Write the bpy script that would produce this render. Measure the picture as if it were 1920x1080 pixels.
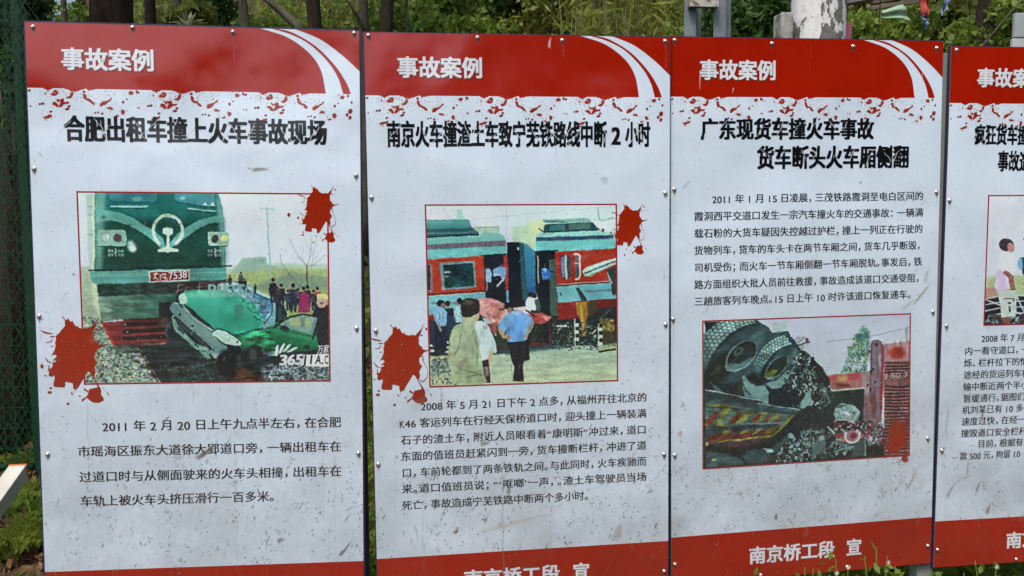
import bpy, math, random
import numpy as np
from mathutils import Matrix, Vector

scene = bpy.context.scene
for o in list(bpy.data.objects): bpy.data.objects.remove(o)
COL = scene.collection
rnd = random.Random(11)

# ---------------------------------------------------------------- camera
EYE = 1.55
F, PITCH, YAW, ROLL = 1612.7, -0.08143, -0.13147, 0.005354
Mcam = Matrix.Rotation(YAW, 3, 'Z') @ Matrix.Rotation(PITCH, 3, 'X') @ Matrix.Rotation(ROLL, 3, 'Y')
cd = bpy.data.cameras.new('camera'); cam = bpy.data.objects.new('camera', cd); COL.objects.link(cam)
cd.sensor_width = 36; cd.lens = F/1920*36; cd.clip_start = .05; cd.clip_end = 600
cam.matrix_world = Matrix.Translation((0, 0, EYE)) @ (Mcam @ Matrix.Rotation(math.pi/2, 3, 'X')).to_4x4()
scene.camera = cam

# ---------------------------------------------------------------- world, sun, exposure
SUN_EL, SUN_AZ = 61, -148          # azimuth clockwise from +y
w = bpy.data.worlds.new('World'); scene.world = w; w.use_nodes = True
nt = w.node_tree; nt.nodes.clear()
sky = nt.nodes.new('ShaderNodeTexSky'); sky.sky_type = 'NISHITA'; sky.sun_disc = False
sky.sun_elevation = math.radians(SUN_EL); sky.sun_rotation = math.radians(SUN_AZ)
sky.air_density = 1.0; sky.dust_density = 5.5; sky.ozone_density = 1.5
bg = nt.nodes.new('ShaderNodeBackground'); bg.inputs['Strength'].default_value = 0.15
wo = nt.nodes.new('ShaderNodeOutputWorld')
nt.links.new(sky.outputs[0], bg.inputs[0]); nt.links.new(bg.outputs[0], wo.inputs[0])
sl = bpy.data.lights.new('sun', 'SUN'); sl.energy = 2.2; sl.angle = math.radians(14); sl.color = (1, .96, .88)
so = bpy.data.objects.new('sun', sl); COL.objects.link(so)
az, el = math.radians(SUN_AZ), math.radians(SUN_EL)
so.rotation_euler = Vector((math.sin(az)*math.cos(el), math.cos(az)*math.cos(el), math.sin(el))).to_track_quat('Z', 'Y').to_euler()
so.location = (-3, -5, 9)
vs = scene.view_settings; vs.view_transform = 'Standard'; vs.look = 'None'; vs.exposure = 0.26; vs.gamma = 1; vs.use_curve_mapping = False
scene.cycles.max_bounces = 6; scene.cycles.transparent_max_bounces = 8

def at(px, py, Y):
    """the point at distance Y (world y) that the photograph shows at px, py"""
    d = Mcam @ Vector(((px-960)/F, 1, -(py-540)/F))
    return Vector((d.x/d.y*Y, Y, EYE+d.z/d.y*Y))

# ---------------------------------------------------------------- helpers
def tag(o, label=None, cat=None, group=None, kind=None):
    if label: o['label'] = label
    if cat: o['category'] = cat
    if group: o['group'] = group
    if kind: o['kind'] = kind
    return o
def empty(name, loc=(0, 0, 0), rot=(0, 0, 0)):
    o = bpy.data.objects.new(name, None); o.empty_display_size = .1; o.location = loc; o.rotation_euler = rot; COL.objects.link(o); return o
def link_mesh(name, me, mat, parent=None):
    o = bpy.data.objects.new(name, me); COL.objects.link(o)
    if mat and not me.materials: me.materials.append(mat)
    o.parent = parent; return o
class MB:
    def __init__(s): s.v = []; s.f = []
    def add(s, vs_, fs): n = len(s.v); s.v += [tuple(v) for v in vs_]; s.f += [tuple(i+n for i in f) for f in fs]
    def box(s, a, b, M=None):
        x0, y0, z0 = a; x1, y1, z1 = b
        v = [Vector(p) for p in ((x0, y0, z0), (x1, y0, z0), (x1, y1, z0), (x0, y1, z0), (x0, y0, z1), (x1, y0, z1), (x1, y1, z1), (x0, y1, z1))]
        if M is not None: v = [M @ p for p in v]
        s.add(v, [(0, 3, 2, 1), (4, 5, 6, 7), (0, 1, 5, 4), (1, 2, 6, 5), (2, 3, 7, 6), (3, 0, 4, 7)])
    def tube(s, pts, rad, n=8, cap=True, rough=0.0, seed=0):
        r = random.Random(seed); pts = [Vector(p) for p in pts]; rings = []
        for i, p in enumerate(pts):
            d = (pts[min(i+1, len(pts)-1)]-pts[max(i-1, 0)]).normalized()
            a = d.cross(Vector((.31, .93, .2))).normalized(); b = d.cross(a)
            R = rad[i] if isinstance(rad, (list, tuple)) else rad
            rings.append([p+(a*math.cos(2*math.pi*k/n)+b*math.sin(2*math.pi*k/n))*R*(1+r.uniform(-rough, rough)) for k in range(n)])
        base = [v for q in rings for v in q]; fs = []
        for i in range(len(pts)-1):
            for k in range(n): fs.append((i*n+k, i*n+(k+1) % n, (i+1)*n+(k+1) % n, (i+1)*n+k))
        if cap: fs += [tuple(range(n))[::-1], tuple(range((len(pts)-1)*n, len(pts)*n))]
        s.add(base, fs)
    def build(s, name, mat, parent=None, smooth=False, bevel=0):
        me = bpy.data.meshes.new(name); me.from_pydata(s.v, [], s.f); me.update()
        if smooth: me.polygons.foreach_set('use_smooth', [True]*len(me.polygons))
        o = link_mesh(name, me, mat, parent)
        if bevel:
            m = o.modifiers.new('bevel', 'BEVEL'); m.width = bevel; m.segments = 2; m.limit_method = 'ANGLE'
        return o
def quads_mesh(name, V, n=4):
    """V: (k, n, 3) array, k polygons of n corners"""
    k = len(V); me = bpy.data.meshes.new(name)
    me.vertices.add(k*n); me.vertices.foreach_set('co', np.ascontiguousarray(V, dtype=np.float32).ravel())
    me.loops.add(k*n); me.loops.foreach_set('vertex_index', np.arange(k*n, dtype=np.int32))
    me.polygons.add(k); me.polygons.foreach_set('loop_start', np.arange(0, k*n, n, dtype=np.int32))
    me.update(calc_edges=True); return me

def new_mat(name):
    m = bpy.data.materials.new(name); m.use_nodes = True; n = m.node_tree.nodes; n.clear()
    o = n.new('ShaderNodeOutputMaterial'); p = n.new('ShaderNodeBsdfPrincipled'); m.node_tree.links.new(p.outputs[0], o.inputs[0])
    return m, m.node_tree, p
def N(t, kind, **k):
    n = t.nodes.new(kind)
    for a, b in k.items():
        if a.startswith('i_'):
            key = a[2:]; n.inputs[int(key) if key.isdigit() else key].default_value = b
        else: setattr(n, a, b)
    return n
def ramp(t, fac, stops):
    r = t.nodes.new('ShaderNodeValToRGB'); e = r.color_ramp.elements
    while len(e) < len(stops): e.new(.5)
    for q, (p, c) in zip(e, stops): q.position = p; q.color = (*c, 1)
    t.links.new(fac, r.inputs[0]); return r.outputs[0]
def noisy_mat(name, stops, scale=8, rough=.7, bump=.2, bscale=None, detail=6, metal=0, stretch=(1, 1, 1), dist=.01, spec=.5, warp=0):
    m, t, p = new_mat(name)
    tc = N(t, 'ShaderNodeTexCoord'); mp = N(t, 'ShaderNodeMapping'); mp.inputs['Scale'].default_value = stretch
    t.links.new(tc.outputs['Object'], mp.inputs[0])
    n = N(t, 'ShaderNodeTexNoise', i_Scale=scale, i_Detail=detail, i_Roughness=.62, i_Distortion=warp); t.links.new(mp.outputs[0], n.inputs['Vector'])
    t.links.new(ramp(t, n.outputs[0], stops), p.inputs['Base Color'])
    n2 = N(t, 'ShaderNodeTexNoise', i_Scale=bscale or scale*3, i_Detail=8, i_Roughness=.65); t.links.new(mp.outputs[0], n2.inputs['Vector'])
    b = N(t, 'ShaderNodeBump', i_Strength=bump, i_Distance=dist); t.links.new(n2.outputs[0], b.inputs['Height']); t.links.new(b.outputs[0], p.inputs['Normal'])
    p.inputs['Roughness'].default_value = rough; p.inputs['Metallic'].default_value = metal; p.inputs['Specular IOR Level'].default_value = spec
    return m
def leaf_mat(name, stops, scale=1.5, trans=.45, fine=30):
    m, t, p = new_mat(name)
    tc = N(t, 'ShaderNodeTexCoord'); n = N(t, 'ShaderNodeTexNoise', i_Scale=scale, i_Detail=3); n2 = N(t, 'ShaderNodeTexNoise', i_Scale=fine, i_Detail=1)
    t.links.new(tc.outputs['Object'], n.inputs['Vector']); t.links.new(tc.outputs['Object'], n2.inputs['Vector'])
    mx = N(t, 'ShaderNodeMath', operation='MULTIPLY_ADD'); t.links.new(n2.outputs[0], mx.inputs[0]); mx.inputs[1].default_value = .55
    m2 = N(t, 'ShaderNodeMath', operation='MULTIPLY_ADD'); t.links.new(n.outputs[0], m2.inputs[0]); m2.inputs[1].default_value = .75; m2.inputs[2].default_value = -.15
    t.links.new(m2.outputs[0], mx.inputs[2])
    c = ramp(t, mx.outputs[0], stops); t.links.new(c, p.inputs['Base Color']); p.inputs['Roughness'].default_value = .5; p.inputs['Specular IOR Level'].default_value = .35
    tr = N(t, 'ShaderNodeBsdfTranslucent'); t.links.new(c, tr.inputs[0]); mix = N(t, 'ShaderNodeMixShader', i_0=trans)
    t.links.new(p.outputs[0], mix.inputs[1]); t.links.new(tr.outputs[0], mix.inputs[2]); t.links.new(mix.outputs[0], [x for x in t.nodes if x.type == 'OUTPUT_MATERIAL'][0].inputs[0])
    return m
# ---------------------------------------------------------------- print engine (draws the flat printed artwork)
def homog(src, dst):
    A = []
    for (x, y), (u, v) in zip(src, dst):
        A.append([x, y, 1, 0, 0, 0, -u*x, -u*y, -u]); A.append([0, 0, 0, x, y, 1, -v*x, -v*y, -v])
    return np.linalg.svd(np.array(A, float))[2][-1].reshape(3, 3)

def noise2(h, w, cell, rng, cy=None):
    cy = cy or cell
    gh, gw = int(h/cy)+3, int(w/cell)+3
    g = rng.random((gh, gw)).astype(np.float32)
    y = np.arange(h)/cy; x = np.arange(w)/cell
    y0 = y.astype(int); x0 = x.astype(int); fy = (y-y0)[:, None]; fx = (x-x0)[None]
    fy = fy*fy*(3-2*fy); fx = fx*fx*(3-2*fx)
    a = g[y0][:, x0]; b = g[y0][:, x0+1]; c = g[y0+1][:, x0]; d = g[y0+1][:, x0+1]
    return (a*(1-fx)+b*fx)*(1-fy)+(c*(1-fx)+d*fx)*fy

def blur2(m, r):
    r = max(1, int(round(r)))
    for ax in (0, 1):
        for _ in range(2):
            p = [(0, 0)]*m.ndim; p[ax] = (r+1, r)
            c = np.cumsum(np.pad(m, p, mode='edge'), axis=ax, dtype=np.float64)
            n = m.shape[ax]
            m = ((np.take(c, range(2*r+1, 2*r+1+n), axis=ax)-np.take(c, range(0, n), axis=ax))/(2*r+1)).astype(np.float32)
    return m

def smooth(pts, n=6):
    P = np.array(pts, float); out = []
    L = len(P)
    for i in range(L):
        a, b, c, d = P[i-1], P[i], P[(i+1) % L], P[(i+2) % L]
        for t in np.arange(n)/n:
            out.append(.5*((2*b)+(c-a)*t+(2*a-5*b+4*c-d)*t*t+(-a+3*b-3*c+d)*t**3))
    return np.array(out)

class Canvas:
    def __init__(s, w, h, M, bg=(255, 255, 255), seed=1):
        s.w, s.h, s.M = w, h, M
        s.a = np.empty((h, w, 3), np.float32); s.a[:] = bg
        s.rng = np.random.default_rng(seed); s.T = (0, 0, 1.0)
        o = s.tx([(400, 400), (410, 400)], raw=True); s.k = 1.0
    def crop(s, x, y, k): s.T = (x, y, k)
    def tx(s, pts, raw=False):
        P = np.array(pts, float)
        if not raw: P = P/s.T[2]+np.array(s.T[:2])
        q = np.c_[P, np.ones(len(P))] @ s.M.T
        return q[:, :2]/q[:, 2:]
    def unit(s, p):
        a = s.tx([p, (p[0]+1, p[1])]); return float(np.hypot(*(a[1]-a[0])))
    def raster(s, Q, pad):
        x0 = max(0, int(Q[:, 0].min())-pad-1); x1 = min(s.w, int(Q[:, 0].max())+pad+2)
        y0 = max(0, int(Q[:, 1].min())-pad-1); y1 = min(s.h, int(Q[:, 1].max())+pad+2)
        if x1 <= x0 or y1 <= y0: return None
        m = np.zeros((y1-y0, x1-x0+1), np.float32)
        X, Y = Q[:, 0]-x0, Q[:, 1]-y0
        X2, Y2 = np.roll(X, -1), np.roll(Y, -1)
        w = x1-x0
        for r in range(y1-y0):
            for sub in (.25, .75):
                yy = r+sub
                k = (Y <= yy) != (Y2 <= yy)
                if not k.any(): continue
                xs = np.sort(X[k]+(yy-Y[k])*(X2[k]-X[k])/(Y2[k]-Y[k]))
                for a, b in zip(xs[::2], xs[1::2]):
                    a = min(max(a, 0), w-1e-3); b = min(max(b, 0), w-1e-3)
                    ia, ib = int(a), int(b)
                    if ia == ib: m[r, ia] += .5*(b-a)
                    else:
                        m[r, ia] += .5*(ia+1-a); m[r, ib] += .5*(b-ib)
                        if ib > ia+1: m[r, ia+1:ib] += .5
        return x0, y0, np.clip(m[:, :w], 0, 1)
    def put(s, x0, y0, m, col, grad=None, tex=0, cell=3, mode=None):
        h, w = m.shape
        reg = s.a[y0:y0+h, x0:x0+w]
        c = np.empty((h, w, 3), np.float32); c[:] = col
        if grad is not None:
            g2, d = grad
            yy, xx = np.mgrid[0:h, 0:w]
            t = (yy/max(1, h-1)) if d == 'v' else (xx/max(1, w-1))
            c += (np.array(g2, np.float32)-np.array(col, np.float32))*t[..., None].astype(np.float32)
        if tex: c += ((noise2(h, w, cell, s.rng)-.5)*2*tex)[..., None]
        reg += (c-reg)*m[..., None]
    def poly(s, pts, col, a=1.0, blur=0, grad=None, tex=0, cell=3, sm=0):
        P = smooth(pts, sm) if sm else np.array(pts, float)
        Q = s.tx(P); b = blur*s.unit(P[0]) if blur else 0
        r = s.raster(Q, int(3*b)+1)
        if r is None: return
        x0, y0, m = r
        if b > .6: m = blur2(m, b)
        s.put(x0, y0, m*a, col, grad, tex, cell)
    def ell(s, x, y, rx, ry, col, ang=0, **k):
        t = np.linspace(0, 2*np.pi, 26)[:-1]; c, n = math.cos(math.radians(ang)), math.sin(math.radians(ang))
        s.poly([(x+rx*math.cos(q)*c-ry*math.sin(q)*n, y+rx*math.cos(q)*n+ry*math.sin(q)*c) for q in t], col, **k)
    def line(s, pts, wd, col, a=1.0, taper=0):
        u = s.unit(pts[0]); Q = s.tx(pts); R = max(.45, wd*u/2)
        x0 = max(0, int(Q[:, 0].min()-R-2)); x1 = min(s.w, int(Q[:, 0].max()+R+3))
        y0 = max(0, int(Q[:, 1].min()-R-2)); y1 = min(s.h, int(Q[:, 1].max()+R+3))
        if x1 <= x0 or y1 <= y0: return
        yy, xx = np.mgrid[y0:y1, x0:x1]+.5
        m = np.zeros(xx.shape, np.float32); n = len(Q)-1
        for i in range(n):
            p, q = Q[i], Q[i+1]; d = q-p; L = d@d+1e-9
            t = np.clip(((xx-p[0])*d[0]+(yy-p[1])*d[1])/L, 0, 1)
            dist = np.hypot(xx-p[0]-t*d[0], yy-p[1]-t*d[1])
            r = R*(1-taper*(i+t)/n)
            m = np.maximum(m, np.clip(r+.5-dist, 0, 1))
        s.put(x0, y0, m*a*min(1, wd*u/.9), col)
    def scatter(s, pts, cols, n, size, a=.9, el=1.6, ang=None):
        """stones, leaves or scraps: many small dabs inside the outline"""
        P = np.array(pts, float); Q = s.tx(P); r = s.raster(Q, 0)
        if r is None: return
        x0, y0, m = r
        u = s.unit(P[0])
        for _ in range(n):
            x = s.rng.integers(0, m.shape[1]); y = s.rng.integers(0, m.shape[0])
            if m[y, x] < .5: continue
            c = np.array(cols[s.rng.integers(len(cols))], float)+s.rng.normal(0, 8)
            sz = size*u*s.rng.uniform(.5, 1.3)
            th = s.rng.uniform(0, math.pi) if ang is None else math.radians(ang)+s.rng.normal(0, .35)
            k = int(sz*el)+2
            X0, X1 = max(0, x+x0-k), min(s.w, x+x0+k+1); Y0, Y1 = max(0, y+y0-k), min(s.h, y+y0+k+1)
            yy, xx = np.mgrid[Y0:Y1, X0:X1]; dx = xx-x-x0; dy = yy-y-y0
            e = np.hypot((dx*math.cos(th)+dy*math.sin(th))/(sz*el), (-dx*math.sin(th)+dy*math.cos(th))/sz)
            mm = np.clip((1.15-e)*sz, 0, 1)*a
            reg = s.a[Y0:Y1, X0:X1]; reg += (c-reg)*mm[..., None].astype(np.float32)
    def shade(s, pts, amp, cx, cy, a=1.0, light=None):
        """folds, dents and uneven light inside an outline: soft tone with its own grain direction"""
        Q = s.tx(pts); r = s.raster(Q, 3)
        if r is None: return
        x0, y0, m = r; m = blur2(m, 1.5); h, w = m.shape
        n = (noise2(h, w, cx, s.rng, cy)-.5)*1.5+(noise2(h, w, cx*.45, s.rng, cy*.45)-.5)*.9
        if light: n = n+(np.linspace(light, -light, w)[None, :])
        s.a[y0:y0+h, x0:x0+w] *= (1+n*amp*.62*m*a)[..., None]
    def person(s, x, y, h, coat, legs=(35, 45, 60), hair=(35, 30, 35), skin=(150, 125, 110)):
        w = h*.13
        s.poly([(x-w*.9, y+h*.55), (x+w*.9, y+h*.55), (x+w*.8, y+h), (x+w*.15, y+h), (x, y+h*.65), (x-w*.15, y+h), (x-w*.8, y+h)], legs)
        s.poly([(x-w, y+h*.2), (x+w, y+h*.2), (x+w*1.35, y+h*.5), (x+w*.95, y+h*.6), (x-w*.95, y+h*.6), (x-w*1.35, y+h*.5)], coat, tex=10)
        s.shade([(x-w*1.3, y+h*.2), (x+w*1.3, y+h*.2), (x+w, y+h), (x-w, y+h)], .7, 5, 9, light=.3); s.ell(x, y+h*.1, h*.065, h*.09, skin); s.ell(x-h*.01, y+h*.07, h*.07, h*.07, hair)

def sheet(corners, w, h, seed):
    """a canvas for one printed picture; corners are its four corners in artwork units"""
    return Canvas(w, h, homog(corners, [(0, 0), (w, 0), (w, h), (0, h)]), seed=seed)

def warp(a, amp, cell, rng):
    h, w = a.shape[:2]
    dx = (noise2(h, w, cell, rng)-.5)*2*amp; dy = (noise2(h, w, cell, rng)-.5)*2*amp
    yy, xx = np.mgrid[0:h, 0:w].astype(np.float32)
    X = np.clip(xx+dx, 0, w-1.001); Y = np.clip(yy+dy, 0, h-1.001); x0 = X.astype(int); y0 = Y.astype(int); fx = (X-x0)[..., None]; fy = (Y-y0)[..., None]
    return (a[y0, x0]*(1-fx)+a[y0, x0+1]*fx)*(1-fy)+(a[y0+1, x0]*(1-fx)+a[y0+1, x0+1]*fx)*fy

def finish(c, contrast=1.02):
    """turn the drawing into something like a cheap enlargement of a snapshot: uneven edges, uneven tone, colour noise, soft focus"""
    h, w, q = c.h, c.w, c.rng
    a = warp(c.a, 1.6, 26, q); a = warp(a, .9, 8, q); a = warp(a, .55, 3.2, q)
    wide = blur2(a, 9); edge = np.abs(a-wide).mean(2, keepdims=True)            # busier near edges, calm in open sky
    busy = np.clip(blur2(edge, 5)/26, .12, 1)
    tone = (noise2(h, w, 70, q)-.5)*16+(noise2(h, w, 22, q)-.5)*16
    fine = (noise2(h, w, 9, q)-.5)*26+(noise2(h, w, 4.5, q)-.5)*34+(noise2(h, w, 2.4, q)-.5)*26
    lum = a.mean(2, keepdims=True)/255; mid = np.clip(4*lum*(1-lum), .25, 1)
    a = a+(tone[..., None]*.6+fine[..., None]*busy)*mid
    for k in range(3): a[..., k] += (noise2(h, w, 16, q)-.5)*16*busy[..., 0]
    streak = noise2(h, w, 26, q, 3)*noise2(h, w, 60, q)                            # faint reflections and creases along surfaces
    a += ((streak-.25)*26)[..., None]*busy*mid
    a = a+(a-blur2(a, 5))*.28                                                     # the hard sharpening of a phone picture
    a = 128+(a-128)*contrast; g0 = a.mean(2, keepdims=True); a = g0+(a-g0)*.88
    g = blur2(np.clip(a-200, 0, 60), 7); a = a+g*.25                              # glow of the overexposed sky
    a = np.minimum(a, np.array([228, 236, 250.])); c.a = blur2(a.astype(np.float32), 1)*.85+a*.15+q.normal(0, 2.5, a.shape)
    return c
def art_locomotive():
    c = sheet([(145, 362), (613, 365), (617, 715), (159, 720)], 940, 720, 3)
    c.crop(0, 340, 2.741)
    c.poly([(380, 50), (1700, 50), (1700, 1050), (380, 1050)], (214, 224, 243), grad=((196, 214, 226), 'v'))
    # hazy land
    c.poly([(1150, 470), (1200, 440), (1300, 425), (1700, 430), (1700, 700), (1150, 700)], (178, 208, 190), blur=6)
    c.poly([(1225, 425), (1240, 398), (1365, 392), (1372, 430), (1420, 440), (1440, 470), (1180, 480)], (150, 190, 175), blur=2)
    c.poly([(1290, 398), (1300, 392), (1365, 392), (1368, 425), (1295, 428)], (140, 182, 172))
    for x in (1310, 1330, 1350): c.ell(x, 408, 5, 6, (120, 160, 150))
    c.poly([(1150, 480), (1420, 450), (1700, 455), (1700, 760), (1150, 760)], (164, 192, 130), blur=4, tex=14, cell=6)
    c.poly([(1300, 545), (1500, 470), (1700, 500), (1700, 560), (1330, 575)], (128, 160, 134), blur=5, tex=14, cell=4)
    c.poly([(1150, 560), (1700, 560), (1700, 700), (1150, 700)], (150, 178, 112), blur=5, tex=18, cell=5)
    # pole
    c.line([(1372, 150), (1390, 500)], 7, (150, 196, 190)); c.line([(1335, 142), (1412, 146)], 4, (150, 205, 200))
    for x in (1345, 1372, 1398): c.line([(x, 134), (x, 150)], 4, (150, 200, 196))
    # bare tree
    K = (96, 116, 108)
    c.crop(380, 350, 5.685)
    c.line([(1108, 1080), (1112, 860)], 14, (70, 84, 80))
    for p, w in (([(1108, 855), (1060, 800), (985, 690), (930, 560)], 6), ([(1108, 855), (1140, 790), (1155, 640), (1160, 520)], 6),
                 ([(1108, 855), (1180, 845), (1260, 780), (1320, 720)], 6), ([(1050, 790), (1000, 760), (940, 770)], 3), ([(1140, 790), (1200, 640), (1215, 540)], 3),
                 ([(1160, 1080), (1165, 940), (1165, 850), (1190, 700)], 6), ([(1108, 850), (1060, 770), (1075, 640)], 3), ([(1190, 845), (1320, 830)], 3),
                 ([(1040, 1080), (960, 980), (880, 890), (835, 800), (820, 720)], 9), ([(1150, 700), (1090, 560)], 3), ([(1200, 800), (1290, 620)], 3)):
        c.line(p, w, K, a=.8, taper=.5)
    # ballast left of and under the engine
    c.crop(0, 340, 2.741)
    c.poly([(415, 440), (520, 440), (560, 760), (600, 860), (440, 1040), (400, 900)], (168, 196, 172), blur=3, tex=12, cell=3)
    c.poly([(425, 640), (520, 640), (560, 1050), (425, 1050)], (150, 178, 160), tex=18, cell=2)
    c.poly([(430, 850), (720, 838), (860, 1050), (430, 1050)], (128, 158, 146))
    c.poly([(640, 838), (1700, 700), (1700, 1050), (840, 1050)], (24, 42, 48))
    c.poly([(1340, 960), (1700, 900), (1700, 1050), (1350, 1050)], (88, 112, 118), blur=5)
    st = [(190, 205, 180), (150, 185, 170), (90, 120, 118), (60, 84, 88), (205, 212, 170), (120, 150, 145), (44, 64, 70)]
    c.scatter([(425, 700), (540, 720), (600, 850), (700, 840), (810, 1030), (430, 1040)], st, 3600, 4.2, ang=-15)
    c.scatter([(425, 560), (510, 560), (540, 720), (425, 720)], [(150, 180, 155), (185, 205, 170), (130, 160, 140)], 500, 3, a=.6)
    c.scatter([(1360, 950), (1690, 930), (1690, 1030), (1360, 1030)], [(120, 150, 155), (160, 180, 180), (50, 70, 80), (30, 46, 60)], 1100, 4)
    c.scatter([(860, 960), (1150, 930), (1180, 1020), (880, 1030)], [(50, 76, 78), (70, 98, 96), (20, 34, 40)], 600, 4, a=.7)
    c.poly([(560, 850), (720, 845), (720, 880), (600, 880)], (52, 70, 68), blur=5, a=.8)
    c.line([(700, 850), (735, 920), (800, 1030)], 9, (96, 96, 66)); c.line([(706, 850), (742, 920), (808, 1030)], 5, (24, 32, 34))
    c.line([(860, 930), (1040, 905), (1180, 900)], 8, (44, 66, 72), a=.7)
    c.poly([(1180, 1030), (1240, 960), (1380, 1035)], (84, 48, 34), blur=8, a=.8)
    c.poly([(620, 500), (1250, 520), (1340, 700), (1340, 900), (720, 870), (620, 700)], (20, 40, 46), blur=2)
    # locomotive : pale side, then the green front
    c.poly([(438, 70), (500, 70), (502, 470), (455, 470), (448, 300)], (176, 208, 204), blur=3)
    c.poly([(474, 70), (506, 70), (510, 470), (470, 470)], (214, 226, 200), blur=2)
    c.poly([(455, 470), (500, 480), (520, 730), (480, 640)], (196, 216, 190), blur=5)
    for y in (130, 175, 280): c.line([(446, y), (470, y)], 6, (110, 150, 146), a=.7)
    c.poly([(484, 60), (1118, 60), (1140, 130), (1152, 250), (1158, 450), (1160, 520), (495, 535), (484, 460)], (28, 122, 118), grad=((14, 74, 66), 'v'))
    c.poly([(560, 200), (1140, 200), (1156, 440), (495, 450)], (16, 66, 56), blur=16, a=.75)
    c.poly([(484, 60), (540, 60), (520, 460), (486, 460)], (120, 178, 164), blur=9, a=.75)
    c.poly([(1105, 60), (1120, 60), (1150, 180), (1158, 470), (1140, 470)], (130, 182, 176), blur=5, a=.7)
    # windows
    c.poly([(548, 60), (806, 60), (806, 92), (796, 108), (560, 104), (548, 92)], (36, 120, 132), grad=((54, 140, 150), 'h'))
    c.poly([(560, 60), (640, 60), (620, 96), (560, 94)], (70, 150, 156), blur=4, a=.6); c.ell(700, 92, 26, 12, (112, 176, 168), blur=3, a=.7)
    c.line([(548, 78), (553, 98), (572, 107), (790, 111), (806, 98), (808, 70)], 4, (18, 84, 88))
    c.poly([(888, 60), (1096, 60), (1108, 130), (1020, 124), (920, 106), (892, 90)], (52, 140, 154), grad=((80, 164, 178), 'h'))
    c.line([(886, 66), (894, 96), (926, 112), (1030, 128), (1112, 136)], 4, (18, 84, 88))
    c.poly([(1038, 122), (1052, 104), (1064, 124)], (226, 240, 238)); c.poly([(1076, 126), (1090, 106), (1102, 128)], (226, 240, 238)); c.ell(935, 88, 14, 9, (130, 190, 195), blur=2)
    c.line([(566, 130), (752, 130)], 10, (150, 206, 204)); c.line([(566, 138), (754, 138)], 4, (12, 60, 62))
    c.line([(962, 142), (1106, 156)], 8, (150, 206, 204)); c.line([(960, 150), (1106, 163)], 4, (12, 60, 62))
    # pale bands sweeping down to the badge
    L = (92, 172, 164)
    c.crop(140, 350, 5.685)
    c.poly([(228, 262), (340, 258), (470, 280), (600, 330), (720, 400), (830, 470), (930, 560), (960, 660), (900, 650), (800, 560), (700, 490), (590, 430), (470, 385), (340, 362), (228, 366)], L, sm=3)
    c.crop(0, 340, 2.741)
    c.poly([(920, 262), (960, 236), (1020, 202), (1090, 184), (1142, 180), (1146, 212), (1090, 216), (1030, 238), (960, 284), (880, 345), (858, 340)], L, sm=3)
    c.poly([(496, 178), (560, 178), (550, 210), (496, 212)], (140, 200, 190), blur=5, a=.5)
    c.crop(140, 350, 5.685)
    Wt = (196, 228, 214)
    t = [(940-150+0, 0)]
    ring = [(985+155*math.cos(q), 478+168*math.sin(q)) for q in np.linspace(math.radians(125), math.radians(415), 44)]
    c.line(ring, 34, Wt)
    for x, y, x2, y2 in ((845, 395, 885, 412), (1085, 415, 1130, 398)): c.line([(x, y), (x2, y2)], 8, (30, 100, 96))
    c.poly([(950, 308), (985, 285), (1020, 308), (1010, 330), (960, 330)], Wt)
    c.poly([(938, 450), (985, 438), (1038, 450), (1042, 505), (1018, 518), (1004, 530), (1004, 620), (1012, 655), (1100, 672), (1104, 702), (880, 702), (882, 672), (962, 655), (975, 620), (975, 530), (960, 518), (934, 505)], Wt)
    c.poly([(975, 700), (1005, 700), (990, 716)], Wt)
    # lamps
    for P, lens in (([(240, 470), (520, 466), (538, 500), (536, 636), (262, 640), (242, 610)], ((322, 548, 44, (150, 178, 176)), (448, 552, 42, (84, 62, 74)))),):
        c.poly([(240, 482), (256, 468), (512, 464), (532, 480), (540, 600), (530, 640), (266, 644), (246, 626)], (150, 196, 178)); c.poly([(258, 484), (512, 480), (520, 620), (262, 626)], (126, 178, 160), sm=3)
        for x, y, r, k in lens: c.ell(x, y, r+7, r+7, (96, 132, 122)); c.ell(x, y, r, r, k)
        c.poly([(330, 510), (362, 540), (340, 570)], (226, 236, 230))
        c.line([(250, 642), (530, 644)], 8, (20, 60, 56))
    c.crop(380, 350, 5.685)
    c.poly([(46, 500), (62, 488), (256, 490), (276, 506), (276, 624), (262, 634), (72, 634), (56, 610)], (158, 204, 186)); c.poly([(64, 504), (262, 508), (262, 616), (76, 616)], (130, 184, 164))
    c.ell(126, 562, 38, 42, (60, 58, 66)); c.ell(226, 556, 38, 36, (216, 224, 150)); c.line([(60, 638), (262, 640)], 8, (20, 60, 56))
    c.crop(140, 350, 5.685)
    c.ell(600, 640, 44, 60, (180, 220, 214), ang=-28, blur=14, a=.9); c.ell(612, 672, 28, 34, (236, 246, 242), blur=10)
    for ox, oy, k in ((0, 0, 1), (1062, 0, .86)):      # warning marks
        for i in range(2):
            for j in range(2):
                for w_ in range(2):
                    x = 350+ox+(j*106+w_*34)*k; y = 684+i*44
                    c.line([(x, y), (x+24*k, y)], 9, (140, 178, 168)); c.line([(x, y+14), (x+24*k, y+14)], 9, (120, 160, 150)); c.line([(x+12*k, y-6), (x+12*k, y+20)], 7, (140, 178, 168))
        c.line([(428+ox, 664), (440+ox, 704), (424+ox, 706), (438+ox, 752)], 9, (236, 244, 236))
    # beam, plate, valance
    c.line([(158, 900), (380, 902), (760, 868), (1478, 850)], 12, (16, 46, 46))
    c.crop(0, 340, 2.741)
    c.poly([(458, 468), (1160, 446), (1162, 512), (500, 536), (466, 520)], (92, 172, 164), grad=((70, 150, 144), 'h'))
    c.line([(470, 488), (1158, 470)], 5, (130, 200, 188), a=.7); c.line([(500, 534), (1160, 511)], 5, (26, 74, 76), a=.8); c.line([(466, 505), (1158, 492)], 3, (60, 130, 126))
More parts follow.
